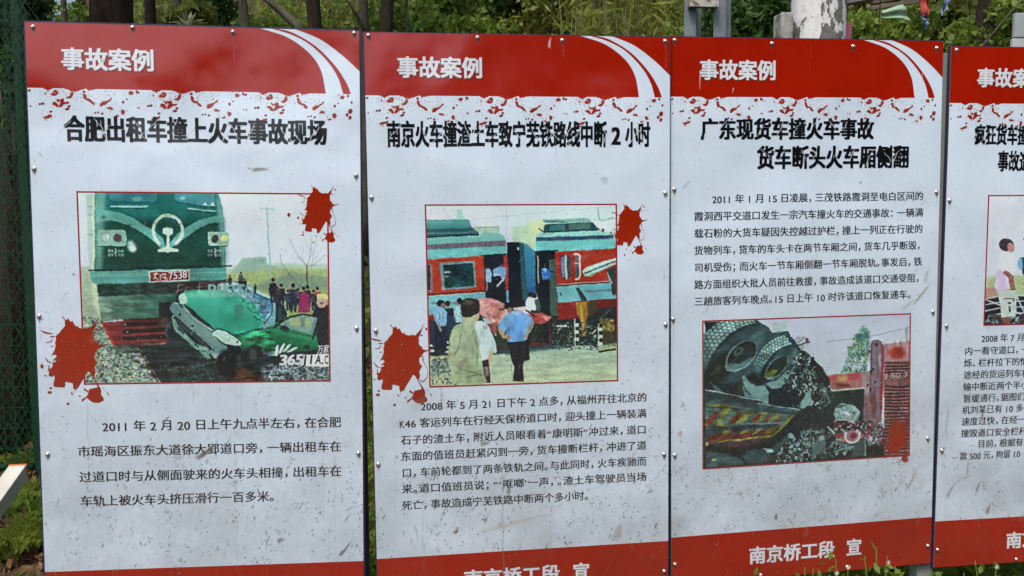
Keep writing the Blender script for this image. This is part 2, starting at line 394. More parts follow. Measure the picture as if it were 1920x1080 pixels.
    c.line([(455, 462), (560, 458), (1185, 438)], 6, (14, 50, 50)); c.line([(1100, 440), (1188, 440)], 5, (30, 50, 50))
    c.poly([(758, 464), (970, 456), (972, 514), (764, 524)], (214, 224, 210)); c.poly([(765, 470), (964, 463), (966, 508), (770, 518)], (112, 34, 42))
    for k, pp in enumerate(([(785, 480), (812, 478)], [(800, 472), (786, 505)], [(790, 492), (810, 510)], [(822, 484), (820, 508)], [(826, 482), (846, 480), (846, 508)], [(832, 494), (842, 500)], [(852, 500), (858, 510)])):
        c.line(pp, 5, (220, 216, 206))
    c.poly([(496, 536), (1160, 512), (1160, 545), (950, 580), (500, 598)], (16, 66, 60), grad=((70, 44, 52), 'h'))
    c.poly([(500, 598), (900, 576), (905, 640), (850, 700), (520, 722)], (96, 140, 122), grad=((40, 104, 92), 'h'))
    c.poly([(500, 600), (560, 598), (570, 722), (516, 724)], (130, 168, 146), blur=6, a=.6)
    c.poly([(810, 622), (905, 612), (905, 700), (812, 700)], (16, 36, 44), blur=1); c.line([(812, 626), (900, 616)], 4, (70, 110, 108))
    # red cow catcher with slots
    c.poly([(518, 728), (850, 708), (868, 718), (872, 800), (860, 838), (600, 850), (570, 838)], (134, 44, 50), grad=((74, 24, 34), 'h'))
    c.poly([(518, 728), (536, 726), (590, 848), (572, 842)], (178, 52, 42)); c.poly([(600, 844), (860, 832), (820, 846), (610, 854)], (96, 80, 76))
    for y in (742, 778, 812):
        c.line([(640, y), (850, y-10)], 21, (30, 16, 26)); c.line([(640, y+15), (850, y+4)], 4, (158, 56, 56))
    c.ell(640, 742, 6, 5, (140, 170, 160)); c.ell(652, 778, 5, 4, (150, 180, 170)); c.line([(600, 696), (602, 750)], 4, (120, 30, 50))
    # --- taxi
    c.crop(0, 340, 2.741)
    c.poly([(1120, 524), (1200, 520), (1300, 548), (1420, 612), (1462, 640), (1480, 690), (1400, 740), (1150, 640)], (170, 214, 212))       # roof
    c.poly([(1160, 540), (1240, 540), (1402, 622), (1392, 690), (1345, 745), (1300, 700)], (66, 118, 150), tex=16, cell=4)                    # windscreen
    c.poly([(1180, 548), (1260, 562), (1340, 640), (1300, 668)], (150, 196, 205), blur=5, a=.7)
    c.poly([(918, 590), (960, 565), (1060, 560), (1180, 575), (1290, 625), (1345, 690), (1340, 760), (1215, 792), (1150, 770), (1090, 765), (980, 655), (925, 638)], (60, 190, 160), sm=3, grad=((30, 160, 136), 'v'))
    c.poly([(960, 570), (1100, 562), (1180, 590), (1100, 600), (970, 600)], (110, 214, 184), blur=7, a=.7)
    c.poly([(1200, 640), (1250, 640), (1240, 720), (1205, 720)], (50, 110, 94), blur=6, a=.6)
    c.poly([(1110, 690), (1330, 690), (1340, 760), (1215, 790), (1150, 770)], (26, 150, 118), blur=8, a=.6)
    c.ell(938, 608, 20, 30, (180, 220, 206), blur=1)
    c.line([(1200, 800), (1240, 786), (1345, 760), (1360, 740), (1400, 660)], 6, (10, 64, 62))
    c.poly([(1215, 800), (1345, 766), (1380, 760), (1380, 850), (1335, 880), (1240, 880), (1220, 840)], (26, 112, 78), grad=((40, 140, 96), 'h'))
    c.poly([(1380, 750), (1420, 740), (1640, 800), (1660, 830), (1640, 870), (1345, 895), (1380, 840)], (20, 130, 84), grad=((10, 96, 62), 'v'))
    c.poly([(1400, 745), (1620, 795), (1640, 830), (1400, 790)], (46, 162, 112), blur=6, a=.7)
    c.poly([(1345, 868), (1412, 880), (1412, 905), (1350, 898)], (90, 140, 150))
    c.poly([(1410, 640), (1425, 624), (1452, 640), (1478, 690), (1440, 730), (1410, 735)], (14, 36, 46)); c.poly([(1426, 650), (1446, 650), (1450, 715), (1428, 725)], (24, 74, 66))
    c.poly([(1344, 745), (1400, 640), (1412, 625), (1416, 660), (1410, 740), (1350, 765)], (110, 170, 184))
    c.line([(1300, 572), (1402, 622), (1392, 690), (1355, 738)], 5, (22, 58, 90)); c.line([(1452, 636), (1470, 690), (1474, 712)], 9, (22, 60, 54))
    c.shade([(918, 590), (960, 565), (1060, 560), (1180, 575), (1290, 625), (1345, 690), (1340, 760), (1215, 792), (1150, 770), (1090, 765), (980, 655)], .16, 70, 40)
    c.shade([(1380, 750), (1420, 740), (1640, 800), (1660, 830), (1640, 870), (1345, 895), (1215, 850), (1240, 800)], .32, 60, 20)
    c.shade([(1160, 540), (1240, 540), (1402, 622), (1392, 690), (1345, 745), (1300, 700)], .8, 14, 9)
    c.shade([(484, 60), (1118, 60), (1158, 450), (1160, 520), (495, 535)], .3, 90, 60, light=.25)
    c.shade([(500, 598), (900, 576), (905, 640), (850, 838), (600, 850), (518, 728)], .5, 40, 12)
    c.shade([(480, 536), (1160, 512), (1160, 545), (950, 580), (500, 598)], .8, 24, 8)
    c.shade([(600, 850), (1380, 760), (1500, 1040), (800, 1040)], 1.1, 36, 9)
    # people on the field
    P = [(1180, 484, 70, (50, 60, 76)), (1236, 468, 80, (56, 72, 88)), (1256, 502, 60, (40, 56, 66)), (1308, 530, 50, (40, 50, 60)), (1402, 502, 130, (36, 36, 56)), (1446, 530, 118, (34, 44, 60)),
         (1508, 528, 150, (38, 48, 82)), (1560, 545, 130, (150, 42, 96)), (1580, 540, 130, (44, 50, 60)), (1632, 545, 120, (206, 104, 84))]
    for x, y, h, k in P: c.person(x, y, h, k)
    c.poly([(1535, 585), (1560, 570), (1588, 590), (1592, 680), (1532, 680)], (156, 44, 100), tex=12)
    c.poly([(1600, 700), (1622, 640), (1690, 640), (1690, 860), (1640, 860)], (30, 40, 52), tex=14)
    c.ell(1652, 625, 26, 30, (196, 180, 160)); c.poly([(1618, 612), (1630, 585), (1668, 580), (1692, 600), (1692, 612), (1650, 606)], (214, 226, 140)); c.ell(1655, 630, 10, 6, (120, 96, 90))
    for x, y, h, k in ((1425, 545, 90, (60, 50, 60)), (1480, 560, 110, (40, 60, 80)), (1530, 552, 90, (90, 80, 90)), (1612, 560, 110, (60, 60, 80))): c.person(x, y, h, k)
    c.crop(140, 350, 5.685)
    for x in (250, 330, 620, 700, 1180, 1260): c.line([(x, 120), (x+4, 250)], 2.5, (30, 96, 98), a=.5)
    for y in (240, 420, 780): c.line([(228, y), (1400, y-14)], 2, (12, 60, 58), a=.35)
    for i in range(24): c.ell(240+i*48, 846-i*1.2, 5, 4, (70, 130, 124), a=.6)
    for x, y, w_ in ((420, 760, 60), (760, 800, 90), (1120, 770, 70), (560, 420, 40), (300, 330, 30)): c.ell(x, y, w_, 16, (10, 48, 44), blur=10, a=.6)
    c.crop(0, 340, 2.741)
    # door glass
    c.poly([(1430, 740), (1480, 708), (1560, 692), (1636, 706), (1612, 800), (1480, 760)], (120, 168, 152), tex=20, cell=6)
    c.poly([(1480, 715), (1560, 700), (1600, 712), (1596, 752), (1500, 746)], (168, 190, 120), blur=3, a=.7); c.poly([(1540, 700), (1570, 700), (1566, 756), (1545, 750)], (96, 130, 130), blur=2, a=.8)
    c.line([(1405, 760), (1450, 722), (1500, 698), (1560, 688), (1640, 704)], 9, (14, 30, 38)); c.line([(1640, 704), (1606, 815)], 12, (18, 44, 50)); c.line([(1622, 704), (1600, 790)], 7, (90, 130, 150))
    c.ell(1462, 764, 24, 15, (28, 44, 70), ang=25); c.ell(1575, 858, 18, 11, (8, 60, 48))
    c.line([(1395, 754), (1610, 810)], 4, (10, 84, 66))
    # bumper bar, headlamp, wheel
    c.crop(240, 540, 6)
    c.ell(480, 480, 72, 108, (40, 64, 84), ang=12); c.ell(500, 490, 62, 96, (14, 26, 44), ang=12)
    c.poly([(600, 190), (960, 470), (940, 560), (1120, 800), (1000, 820), (700, 640), (500, 360)], (20, 38, 44))
    c.poly([(462, 215), (515, 168), (590, 215), (720, 320), (960, 500), (1120, 690), (1090, 790), (1000, 760), (930, 680), (700, 480), (540, 330), (470, 262)], (96, 142, 142), sm=3, tex=14, cell=5)
    c.poly([(600, 260), (700, 340), (900, 500), (1060, 690), (900, 620), (640, 380)], (116, 158, 152), blur=4, a=.7)
    c.poly([(540, 350), (860, 640), (870, 668), (700, 540), (560, 440)], (44, 70, 76)); c.line([(700, 540), (720, 500)], 10, (110, 150, 146))
    c.poly([(484, 330), (520, 312), (545, 420), (620, 500), (740, 620), (900, 690), (1010, 760), (1040, 800), (1000, 820), (880, 730), (760, 700), (640, 590), (530, 500), (500, 420)], (110, 158, 148), sm=3, tex=12)
    for x, y in ((515, 345), (562, 470), (586, 490), (610, 512), (755, 645), (780, 668), (914, 705), (718, 438), (580, 310)): c.ell(x, y, 13, 13, (12, 30, 38))
    c.poly([(800, 720), (900, 740), (920, 800), (880, 806)], (112, 160, 146)); c.ell(986, 786, 52, 26, (150, 186, 168), ang=25); c.ell(1070, 760, 50, 60, (54, 88, 92), blur=4)
    c.line([(610, 210), (700, 310), (800, 400), (960, 492)], 16, (140, 184, 176)); c.line([(620, 190), (730, 270), (960, 470)], 8, (14, 44, 50)); c.line([(520, 172), (560, 190)], 20, (150, 196, 186))
    c.poly([(945, 520), (990, 478), (1060, 490), (1200, 550), (1200, 660), (1110, 640), (970, 580)], (186, 214, 204), sm=3, tex=16)
    c.crop(380, 530, 5.4)
    c.poly([(100, 520), (150, 485), (230, 510), (330, 570), (385, 610), (370, 645), (240, 632), (120, 570)], (176, 212, 202), sm=3, tex=16, cell=4)
    c.line([(90, 510), (150, 478), (240, 505), (330, 560), (385, 605)], 12, (12, 50, 52)); c.line([(110, 560), (230, 640), (360, 655)], 10, (20, 46, 46)); c.line([(250, 610), (275, 575)], 6, (120, 150, 150)); c.ell(345, 612, 12, 12, (110, 70, 70))
    c.poly([(370, 700), (480, 690), (560, 640), (590, 660), (570, 760), (500, 800), (400, 830), (380, 780)], (18, 34, 40), blur=3)
    c.ell(520, 720, 62, 84, (22, 36, 40)); c.ell(505, 740, 40, 62, (52, 66, 62), blur=3)
    c.poly([(140, 760), (260, 660), (340, 680), (330, 960), (140, 960)], (10, 22, 34), blur=8)
    # web address on the picture
    c.line([(1020, 740), (1300, 732)], 2, (240, 240, 240), a=0)
    c.poly([(990, 858), (1022, 738), (1300, 730), (1300, 862)], (222, 232, 226))
    for (x, y, rx, ry, an) in ((745, 700, 15, 62, 8), (795, 680, 14, 58, 28), (850, 672, 12, 56, 44), (905, 690, 12, 58, 66)): c.ell(x, y, rx, ry, (222, 236, 226), ang=an)
    # printed mark across the middle, half transparent
    c.crop(0, 340, 2.741)
    g = (190, 208, 208)
    for pp in ([(905, 545), (935, 535)], [(918, 530), (905, 585)], [(900, 570), (930, 560)], [(955, 545), (945, 580)], [(1010, 550), (1040, 545)], [(1025, 530), (1020, 575)]): c.line(pp, 5, g, a=.45)
    return finish(c)
def art_carriages():
    c = sheet([(798, 386), (1155, 383), (1157, 712), (806, 725)], 800, 740, 5)
    c.crop(640, 340, 2.741)
    c.poly([(430, 110), (1420, 110), (1420, 360), (430, 400)], (216, 224, 244), grad=((200, 222, 238), 'h'))
    c.poly([(900, 110), (1420, 110), (1420, 260), (900, 260)], (206, 228, 232), blur=22)
    c.line([(620, 200), (1420, 120)], 2, (160, 190, 200), a=.6); c.line([(846, 130), (850, 320)], 2, (130, 170, 175), a=.7); c.line([(520, 135), (560, 200)], 3, (170, 210, 210)); c.line([(1322, 130), (1326, 190), (1345, 196), (1400, 184)], 7, (120, 186, 176))
    c.poly([(590, 145), (610, 140), (636, 196), (590, 196)], (160, 216, 208), blur=2)
    # ground
    c.poly([(430, 860), (1420, 820), (1420, 1080), (430, 1080)], (162, 202, 186), grad=((188, 206, 170), 'v'), tex=10, cell=5)
    c.poly([(430, 880), (620, 880), (600, 1080), (430, 1080)], (186, 200, 160), blur=8)
    c.poly([(430, 700), (1420, 560), (1420, 830), (1100, 850), (800, 890), (430, 900)], (22, 48, 62), blur=2, tex=12)
    c.poly([(1080, 560), (1420, 600), (1420, 800), (1080, 820)], (30, 46, 50), tex=16, cell=3)
    # left carriage
    c.poly([(436, 200), (655, 196), (672, 250), (436, 252)], (96, 176, 170), grad=((44, 124, 132), 'v')); c.line([(436, 200), (652, 197)], 4, (50, 130, 128))
    c.poly([(436, 244), (672, 238), (706, 262), (704, 278), (436, 290)], (44, 98, 108)); c.line([(436, 286), (704, 272)], 7, (18, 44, 62)); c.line([(436, 256), (690, 246)], 3, (20, 70, 80)); c.line([(436, 268), (670, 262)], 5, (100, 150, 150), a=.7)
    c.poly([(676, 240), (806, 234), (806, 262), (700, 262)], (170, 206, 180), a=.8); c.line([(680, 238), (808, 232)], 4, (120, 168, 140)); 
    for x in (700, 740, 806): c.line([(x, 236), (x, 258)], 4, (130, 180, 150))
    c.poly([(436, 290), (704, 278), (720, 260), (800, 262), (836, 278), (846, 310), (436, 345)], (136, 206, 200), grad=((96, 180, 178), 'v'))
    c.poly([(436, 326), (844, 302), (846, 328), (436, 350)], (112, 100, 118)); c.line([(436, 352), (846, 331)], 5, (26, 92, 104))
    c.poly([(436, 352), (848, 330), (852, 375), (436, 402)], (104, 194, 196)); c.line([(436, 404), (730, 384)], 5, (180, 110, 100))
    c.poly([(436, 405), (852, 376), (860, 560), (436, 590)], (186, 52, 32), tex=6)
    c.poly([(500, 420), (682, 408), (690, 545), (514, 562)], (110, 150, 158)); c.poly([(520, 432), (674, 420), (680, 534), (530, 550)], (10, 42, 58), grad=((8, 66, 66), 'v'))
    c.line([(528, 468), (556, 466)], 6, (190, 220, 220)); c.line([(528, 490), (548, 489)], 4, (150, 200, 200))
    c.poly([(436, 424), (462, 424), (470, 570), (436, 574)], (130, 120, 130)); c.poly([(436, 432), (452, 432), (456, 560), (436, 564)], (18, 44, 56))
    c.line([(436, 584), (740, 562)], 7, (60, 30, 40)); c.poly([(436, 590), (860, 560), (865, 660), (436, 690)], (112, 196, 206), grad=((86, 172, 190), 'h')); c.line([(436, 592), (740, 570)], 4, (196, 200, 196))
    for x in range(462, 600, 16): c.line([(x, 628), (x+9, 628)], 12, (150, 80, 110), a=.6)
    c.poly([(436, 690), (600, 676), (600, 700), (436, 720)], (150, 34, 34))
    # door of the left carriage and the gangway
    c.poly([(728, 380), (848, 374), (862, 640), (742, 660)], (12, 30, 48)); c.line([(718, 380), (852, 372)], 6, (20, 50, 64))
    c.poly([(832, 378), (856, 378), (862, 550), (842, 560)], (176, 50, 50)); c.poly([(846, 560), (868, 556), (872, 620), (850, 628)], (96, 170, 196)); c.poly([(862, 468), (876, 468), (880, 556), (864, 556)], (140, 180, 196))
    c.poly([(850, 312), (930, 308), (960, 330), (990, 560), (980, 650), (862, 650)], (8, 26, 44)); c.poly([(914, 310), (936, 308), (960, 560), (960, 620), (930, 640)], (34, 84, 96))
    c.poly([(936, 308), (995, 300), (1002, 590), (960, 610)], (60, 150, 180), grad=((20, 90, 150), 'v')); c.ell(908, 344, 5, 8, (200, 220, 220))
    # right carriage
    c.poly([(878, 230), (960, 225), (1010, 190), (1060, 190), (1050, 260), (1000, 330), (998, 360), (950, 318), (880, 306)], (190, 220, 196), blur=2)
    c.poly([(960, 210), (1040, 190), (1060, 250), (1000, 290), (995, 350)], (206, 226, 180), blur=5)
    c.poly([(1000, 270), (1060, 250), (1330, 240), (1380, 262), (1420, 262), (1420, 360), (1000, 364)], (140, 210, 204), blur=1)
    c.poly([(1035, 192), (1270, 186), (1290, 208), (1048, 218)], (130, 190, 180)); c.line([(1044, 214), (1290, 208)], 5, (190, 230, 216))
    for x in range(1040, 1150, 14): c.line([(x, 198), (x+26, 208)], 5, (60, 110, 110), a=.8)
    c.poly([(1048, 218), (1292, 206), (1325, 240), (1286, 248), (1044, 258), (1040, 236)], (30, 74, 84)); c.poly([(1070, 222), (1150, 218), (1150, 246), (1070, 250)], (54, 116, 124)); c.poly([(1170, 216), (1280, 210), (1280, 240), (1170, 246)], (74, 112, 110)); c.line([(1016, 240), (1044, 258), (1330, 244)], 6, (20, 60, 68))
    c.poly([(1000, 286), (1400, 272), (1400, 290), (1002, 306)], (44, 72, 104)); c.line([(1002, 308), (1400, 292)], 4, (90, 160, 160))
    c.poly([(1000, 310), (1420, 292), (1420, 350), (1000, 366)], (106, 200, 202))
    c.poly([(996, 366), (1420, 342), (1420, 520), (1000, 545)], (176, 46, 34), tex=6)
    c.poly([(996, 362), (1098, 356), (1112, 700), (1012, 690), (1010, 600), (998, 560)], (10, 32, 40)); c.line([(996, 360), (1112, 353)], 7, (10, 44, 48)); c.line([(1010, 384), (1014, 520)], 6, (190, 190, 176))
    c.poly([(1066, 400), (1102, 396), (1112, 690), (1076, 690)], (62, 92, 84), tex=10)
    c.poly([(1124, 384), (1140, 376), (1168, 376), (1180, 392), (1182, 482), (1168, 498), (1140, 500), (1126, 486)], (64, 60, 80)); c.poly([(1130, 390), (1150, 382), (1154, 492), (1134, 490)], (130, 120, 160)); c.line([(1154, 380), (1158, 496)], 9, (170, 214, 200)); c.poly([(1162, 400), (1176, 400), (1176, 480), (1162, 480)], (40, 76, 76))
    c.line([(1196, 372), (1216, 372), (1226, 384), (1228, 480), (1222, 498), (1204, 502)], 9, (206, 224, 214)); c.poly([(1202, 382), (1216, 382), (1220, 490), (1206, 490)], (36, 96, 110)); c.line([(1202, 420), (1218, 418)], 5, (200, 220, 214)); c.line([(1190, 360), (1196, 520)], 3, (110, 24, 30))
    c.line([(1108, 528), (1410, 508)], 5, (180, 160, 160)); c.line([(1108, 534), (1410, 514)], 5, (60, 30, 50))
    c.poly([(1108, 538), (1420, 516), (1420, 600), (1112, 622)], (104, 188, 200)); c.line([(1126, 570), (1130, 586)], 6, (24, 50, 70))
    for x in range(1258, 1390, 12): c.line([(x, 564-.06*(x-1258)), (x+8, 564-.06*(x-1258))], 11, (96, 110, 150), a=.6)
    c.poly([(1112, 622), (1420, 598), (1420, 640), (1320, 650), (1240, 700), (1116, 712)], (150, 34, 38), grad=((104, 22, 34), 'h'))
    c.line([(1390, 650), (1330, 710)], 3, (120, 140, 140), a=.7)
    # crumpled silver canopy
    c.poly([(1238, 462), (1260, 436), (1310, 420), (1420, 386), (1420, 420), (1340, 452), (1280, 488), (1250, 484)], (176, 214, 204), tex=18, cell=4); c.line([(1250, 470), (1330, 438), (1420, 404)], 7, (40, 100, 100)); c.line([(1250, 452), (1340, 420), (1420, 394)], 5, (228, 240, 238)); c.line([(1270, 484), (1350, 450)], 5, (110, 150, 130))
    c.poly([(1365, 450), (1420, 430), (1420, 580), (1396, 580), (1382, 500)], (40, 62, 66), tex=14); c.line([(1368, 470), (1390, 520)], 6, (160, 190, 190))
    # yellow barrier arm
    c.poly([(1205, 545), (1222, 545), (1262, 600), (1270, 625), (1240, 620)], (40, 56, 60))
    c.poly([(1206, 620), (1280, 612), (1286, 640), (1262, 700), (1262, 795), (1238, 796), (1226, 700), (1210, 680)], (170, 128, 40), tex=18, cell=3); c.line([(1232, 640), (1246, 790)], 9, (208, 172, 56)); c.line([(1252, 650), (1258, 790)], 4, (100, 76, 40)); c.poly([(1262, 620), (1300, 612), (1330, 660), (1270, 700)], (70, 60, 44), blur=3)
    c.shade([(436, 200), (655, 196), (846, 310), (852, 375), (436, 402)], .12, 90, 30)
    c.shade([(1000, 190), (1400, 190), (1420, 350), (1000, 366)], .12, 90, 30)
    c.shade([(436, 405), (852, 376), (860, 560), (436, 590)], .2, 60, 40); c.shade([(996, 366), (1420, 342), (1420, 520), (1000, 545)], .2, 60, 40)
    c.shade([(520, 432), (674, 420), (680, 534), (530, 550)], 1.2, 30, 16); c.shade([(436, 590), (1420, 516), (1420, 620), (436, 690)], .15, 70, 40)
    # police and crew in the doors
    for P, k in (([(738, 455), (758, 440), (772, 470), (768, 520), (742, 516)], (150, 190, 226)), ([(776, 452), (812, 436), (842, 440), (846, 470), (832, 520), (806, 540), (800, 530), (818, 505), (812, 480), (780, 490)], (120, 166, 214)), ):
        c.poly(P, k, tex=8)
    c.line([(782, 478), (812, 480)], 5, (224, 236, 240)); c.ell(766, 436, 14, 15, (26, 30, 40)); c.ell(820, 424, 14, 14, (30, 34, 44)); c.ell(824, 432, 8, 8, (116, 96, 96)); c.poly([(744, 520), (768, 524), (775, 590), (750, 600)], (14, 28, 44)); c.line([(748, 520), (744, 560)], 8, (130, 130, 140)); c.poly([(772, 490), (812, 486), (840, 530), (842, 620), (776, 640)], (10, 22, 40)); c.line([(832, 500), (800, 538)], 9, (170, 204, 230))
    c.poly([(1028, 452), (1048, 440), (1074, 458), (1076, 500), (1034, 506)], (36, 100, 190)); c.line([(1034, 452), (1048, 450), (1048, 462)], 5, (150, 200, 240)); c.line([(1034, 488), (1060, 490)], 5, (110, 180, 236)); c.ell(1054, 430, 11, 14, (16, 28, 40)); c.poly([(1020, 506), (1072, 504), (1066, 600), (1028, 610)], (8, 22, 38)); c.line([(1072, 462), (1100, 466)], 5, (20, 30, 44))
    # wreck of the red truck
    c.poly([(1000, 660), (1076, 690), (1080, 760), (1076, 840), (960, 850), (800, 880), (790, 760), (860, 700)], (34, 34, 44), tex=16)
    c.poly([(700, 606), (740, 598), (800, 612), (860, 650), (850, 700), (800, 745), (775, 735), (740, 700), (706, 680)], (206, 150, 146), sm=2, tex=14, cell=7); c.poly([(760, 620), (840, 650), (800, 740), (780, 720)], (190, 116, 112), blur=4, a=.7); c.line([(790, 640), (830, 660)], 5, (170, 90, 90)); c.line([(770, 700), (800, 735)], 6, (214, 190, 160))
    c.poly([(740, 740), (800, 720), (862, 800), (850, 826), (790, 790)], (140, 90, 84), tex=16); c.line([(752, 742), (846, 812)], 8, (150, 60, 56)); c.line([(790, 790), (850, 805)], 9, (196, 186, 130))
    c.poly([(960, 680), (1030, 672), (1082, 700), (1060, 720), (1020, 735), (980, 730)], (172, 74, 72), tex=14); c.poly([(1030, 690), (1078, 694), (1056, 718)], (220, 150, 140)); c.poly([(880, 650), (960, 640), (980, 680), (900, 690)], (222, 200, 206)); c.line([(950, 660), (990, 690)], 8, (40, 30, 40)); c.line([(1070, 720), (1074, 830)], 5, (120, 50, 60)); c.poly([(985, 730), (1040, 735), (1040, 830), (970, 830)], (40, 46, 50), tex=22, cell=4); c.poly([(970, 830), (1080, 828), (1080, 846), (960, 850)], (90, 44, 52))
    c.poly([(720, 700), (750, 706), (770, 730), (740, 735)], (170, 196, 200)); c.poly([(800, 740), (850, 800), (850, 880), (790, 870)], (40, 54, 50), tex=14)
    c.shade([(700, 606), (800, 612), (860, 650), (1082, 700), (1076, 846), (800, 880), (775, 735)], .5, 22, 16)
    # debris on the line
    P = [(1080, 740), (1410, 690), (1410, 860), (1180, 870), (1080, 860)]
    c.scatter(P, [(30, 50, 54), (80, 110, 104), (140, 170, 160), (20, 34, 40), (60, 84, 70)], 620, 3.4, ang=10)
    c.poly([(1320, 700), (1400, 712), (1406, 830), (1330, 840)], (70, 66, 46), blur=4, a=.8); c.scatter([(1330, 700), (1406, 715), (1406, 770), (1340, 760)], [(170, 160, 80), (120, 110, 60), (60, 60, 40)], 160, 4)
    c.poly([(1318, 850), (1410, 842), (1410, 870), (1330, 876)], (176, 196, 140)); c.line([(1326, 874), (1408, 862)], 9, (24, 36, 30)); c.line([(1108, 745), (1158, 742)], 8, (206, 224, 216)); c.line([(1290, 780), (1310, 762)], 6, (190, 210, 210)); c.line([(1130, 748), (1112, 780)], 5, (130, 160, 150))
    for x, y, h, n in ((1198, 708, 132, 7), (1320, 732, 110, 6)):
        for i in range(n): c.poly([(x, y+h*i/n), (x+24, y+h*i/n-1), (x+24, y+h*(i+1)/n-1), (x, y+h*(i+1)/n)], (196, 222, 200) if i % 2 else (20, 34, 34))
        c.line([(x+3, y), (x+5, y+h)], 7, (206, 226, 196), a=.8)
    for i in range(6): c.poly([(452, 814+i*13), (474, 812+i*13), (476, 825+i*13), (452, 827+i*13)], (200, 220, 210) if i % 2 == 0 else (20, 34, 44)); c.poly([(530, 812+i*12), (548, 812+i*12), (548, 824+i*12), (530, 824+i*12)], (190, 214, 206) if i % 2 else (24, 36, 44))
    c.poly([(800, 870), (1080, 842), (1200, 850), (1100, 862), (850, 892)], (40, 78, 86), blur=4, a=.8)
    c.scatter([(800, 880), (1400, 870), (1400, 1020), (760, 1020)], [(110, 140, 126), (60, 84, 76), (140, 150, 120)], 130, 2.2, a=.5)
    c.poly([(448, 930), (560, 905), (570, 980), (470, 1000)], (76, 116, 128), blur=3, a=.8, tex=24); c.scatter([(450, 900), (600, 900), (600, 1045), (450, 1045)], [(30, 56, 60), (120, 160, 160), (110, 80, 60), (190, 210, 180)], 230, 4, a=.8)
    # officers at the left
    c.person(545, 612, 200, (24, 40, 60)); c.person(608, 600, 210, (150, 196, 214))
    c.poly([(464, 670), (488, 650), (520, 648), (540, 676), (536, 748), (498, 752), (478, 720)], (130, 186, 226), tex=10); c.poly([(476, 750), (540, 745), (536, 880), (512, 880), (506, 800), (500, 884), (478, 884)], (22, 40, 66)); c.ell(506, 628, 22, 18, (26, 30, 40)); c.ell(520, 640, 12, 14, (120, 100, 100)); c.line([(496, 730), (506, 768)], 11, (160, 150, 146)); c.poly([(452, 700), (474, 740), (480, 870), (452, 820)], (40, 50, 76)); c.poly([(540, 690), (580, 700), (590, 760), (550, 800)], (30, 62, 92), blur=2)
    # spectator in white, officer in blue, bald spectator
    c.line([(590, 960), (630, 900)], 1, (0, 0, 0), a=0)
    c.poly([(680, 735), (700, 716), (740, 728), (776, 790), (796, 850), (794, 884), (762, 880), (740, 930), (706, 926), (690, 860)], (196, 222, 226), sm=3, tex=5); c.line([(770, 880), (758, 930), (735, 960)], 19, (196, 180, 146)); c.poly([(718, 925), (752, 915), (766, 1035), (732, 1040)], (26, 28, 50)); c.poly([(730, 955), (752, 950), (754, 1000), (738, 1005)], (150, 120, 120)); c.line([(728, 742), (734, 760)], 3, (90, 80, 90)); c.line([(740, 742), (742, 755)], 3, (110, 80, 90))
    c.ell(690, 690, 16, 26, (196, 176, 136)); c.ell(698, 686, 8, 11, (206, 176, 140))
    c.poly([(612, 730), (690, 700), (680, 740), (700, 800), (716, 900), (730, 990), (735, 1040), (560, 1036), (560, 990), (545, 920), (555, 800), (575, 750)], (172, 194, 156), sm=3, grad=((150, 178, 142), 'h'), tex=7, cell=9)
    c.poly([(626, 690), (690, 690), (688, 740), (618, 742)], (178, 190, 150)); c.line([(612, 790), (598, 860), (575, 900)], 7, (112, 136, 110), a=.8); c.line([(688, 800), (700, 880), (690, 960)], 7, (110, 130, 112), a=.8); c.poly([(600, 960), (660, 930), (730, 1000), (735, 1040), (590, 1036)], (146, 172, 132), blur=4); c.line([(600, 965), (650, 975), (720, 1000)], 5, (100, 124, 104)); c.line([(640, 1010), (720, 990)], 6, (90, 120, 110), a=.8)
    c.poly([(600, 930), (640, 900), (650, 930), (600, 965)], (120, 112, 100), blur=4, a=.5)
    c.poly([(612, 640), (622, 610), (660, 600), (700, 612), (711, 645), (706, 672), (680, 690), (650, 700), (620, 692), (614, 668)], (34, 34, 40), sm=3); c.ell(650, 622, 26, 13, (104, 116, 92), blur=7, a=.7); c.line([(649, 626), (652, 650)], 4, (50, 50, 46))
    c.poly([(806, 735), (850, 680), (880, 664), (930, 668), (975, 700), (990, 730), (975, 770), (955, 790), (945, 822), (852, 828), (848, 760), (830, 790), (815, 770)], (114, 176, 232), sm=2, tex=5); c.poly([(870, 700), (940, 700), (940, 815), (870, 815)], (90, 160, 230), blur=8, a=.8); c.poly([(860, 672), (930, 668), (900, 690)], (176, 212, 236), blur=2, a=.8); c.poly([(850, 750), (862, 745), (866, 810), (852, 826)], (60, 110, 180), blur=2, a=.8)
    c.line([(812, 760), (832, 800), (862, 802)], 17, (180, 160, 130)); c.ell(858, 804, 13, 9, (150, 110, 100)); c.line([(985, 730), (960, 770), (948, 800)], 15, (160, 150, 120))
    c.poly([(830, 640), (850, 622), (876, 624), (882, 650), (856, 660)], (20, 24, 34)); c.line([(810, 662), (850, 648)], 7, (16, 22, 30)); c.ell(864, 662, 14, 14, (140, 120, 112))
    c.poly([(854, 828), (944, 822), (940, 900), (930, 960), (936, 1030), (880, 1026), (886, 960), (868, 900)], (16, 26, 44)); c.poly([(930, 830), (962, 800), (968, 920), (940, 926)], (14, 26, 42)); c.ell(920, 620, 20, 16, (24, 30, 38))
    c.poly([(944, 620), (962, 592), (990, 600), (998, 640), (1000, 662), (950, 660)], (212, 226, 232), tex=6); c.ell(972, 580, 16, 12, (30, 30, 36)); c.ell(992, 588, 12, 14, (20, 28, 36)); c.poly([(994, 610), (1012, 600), (1024, 640), (1020, 668), (1000, 662)], (60, 90, 90))
    c.shade([(612, 730), (690, 700), (716, 900), (735, 1040), (560, 1036), (545, 920), (575, 750)], .22, 22, 70, light=-.3)
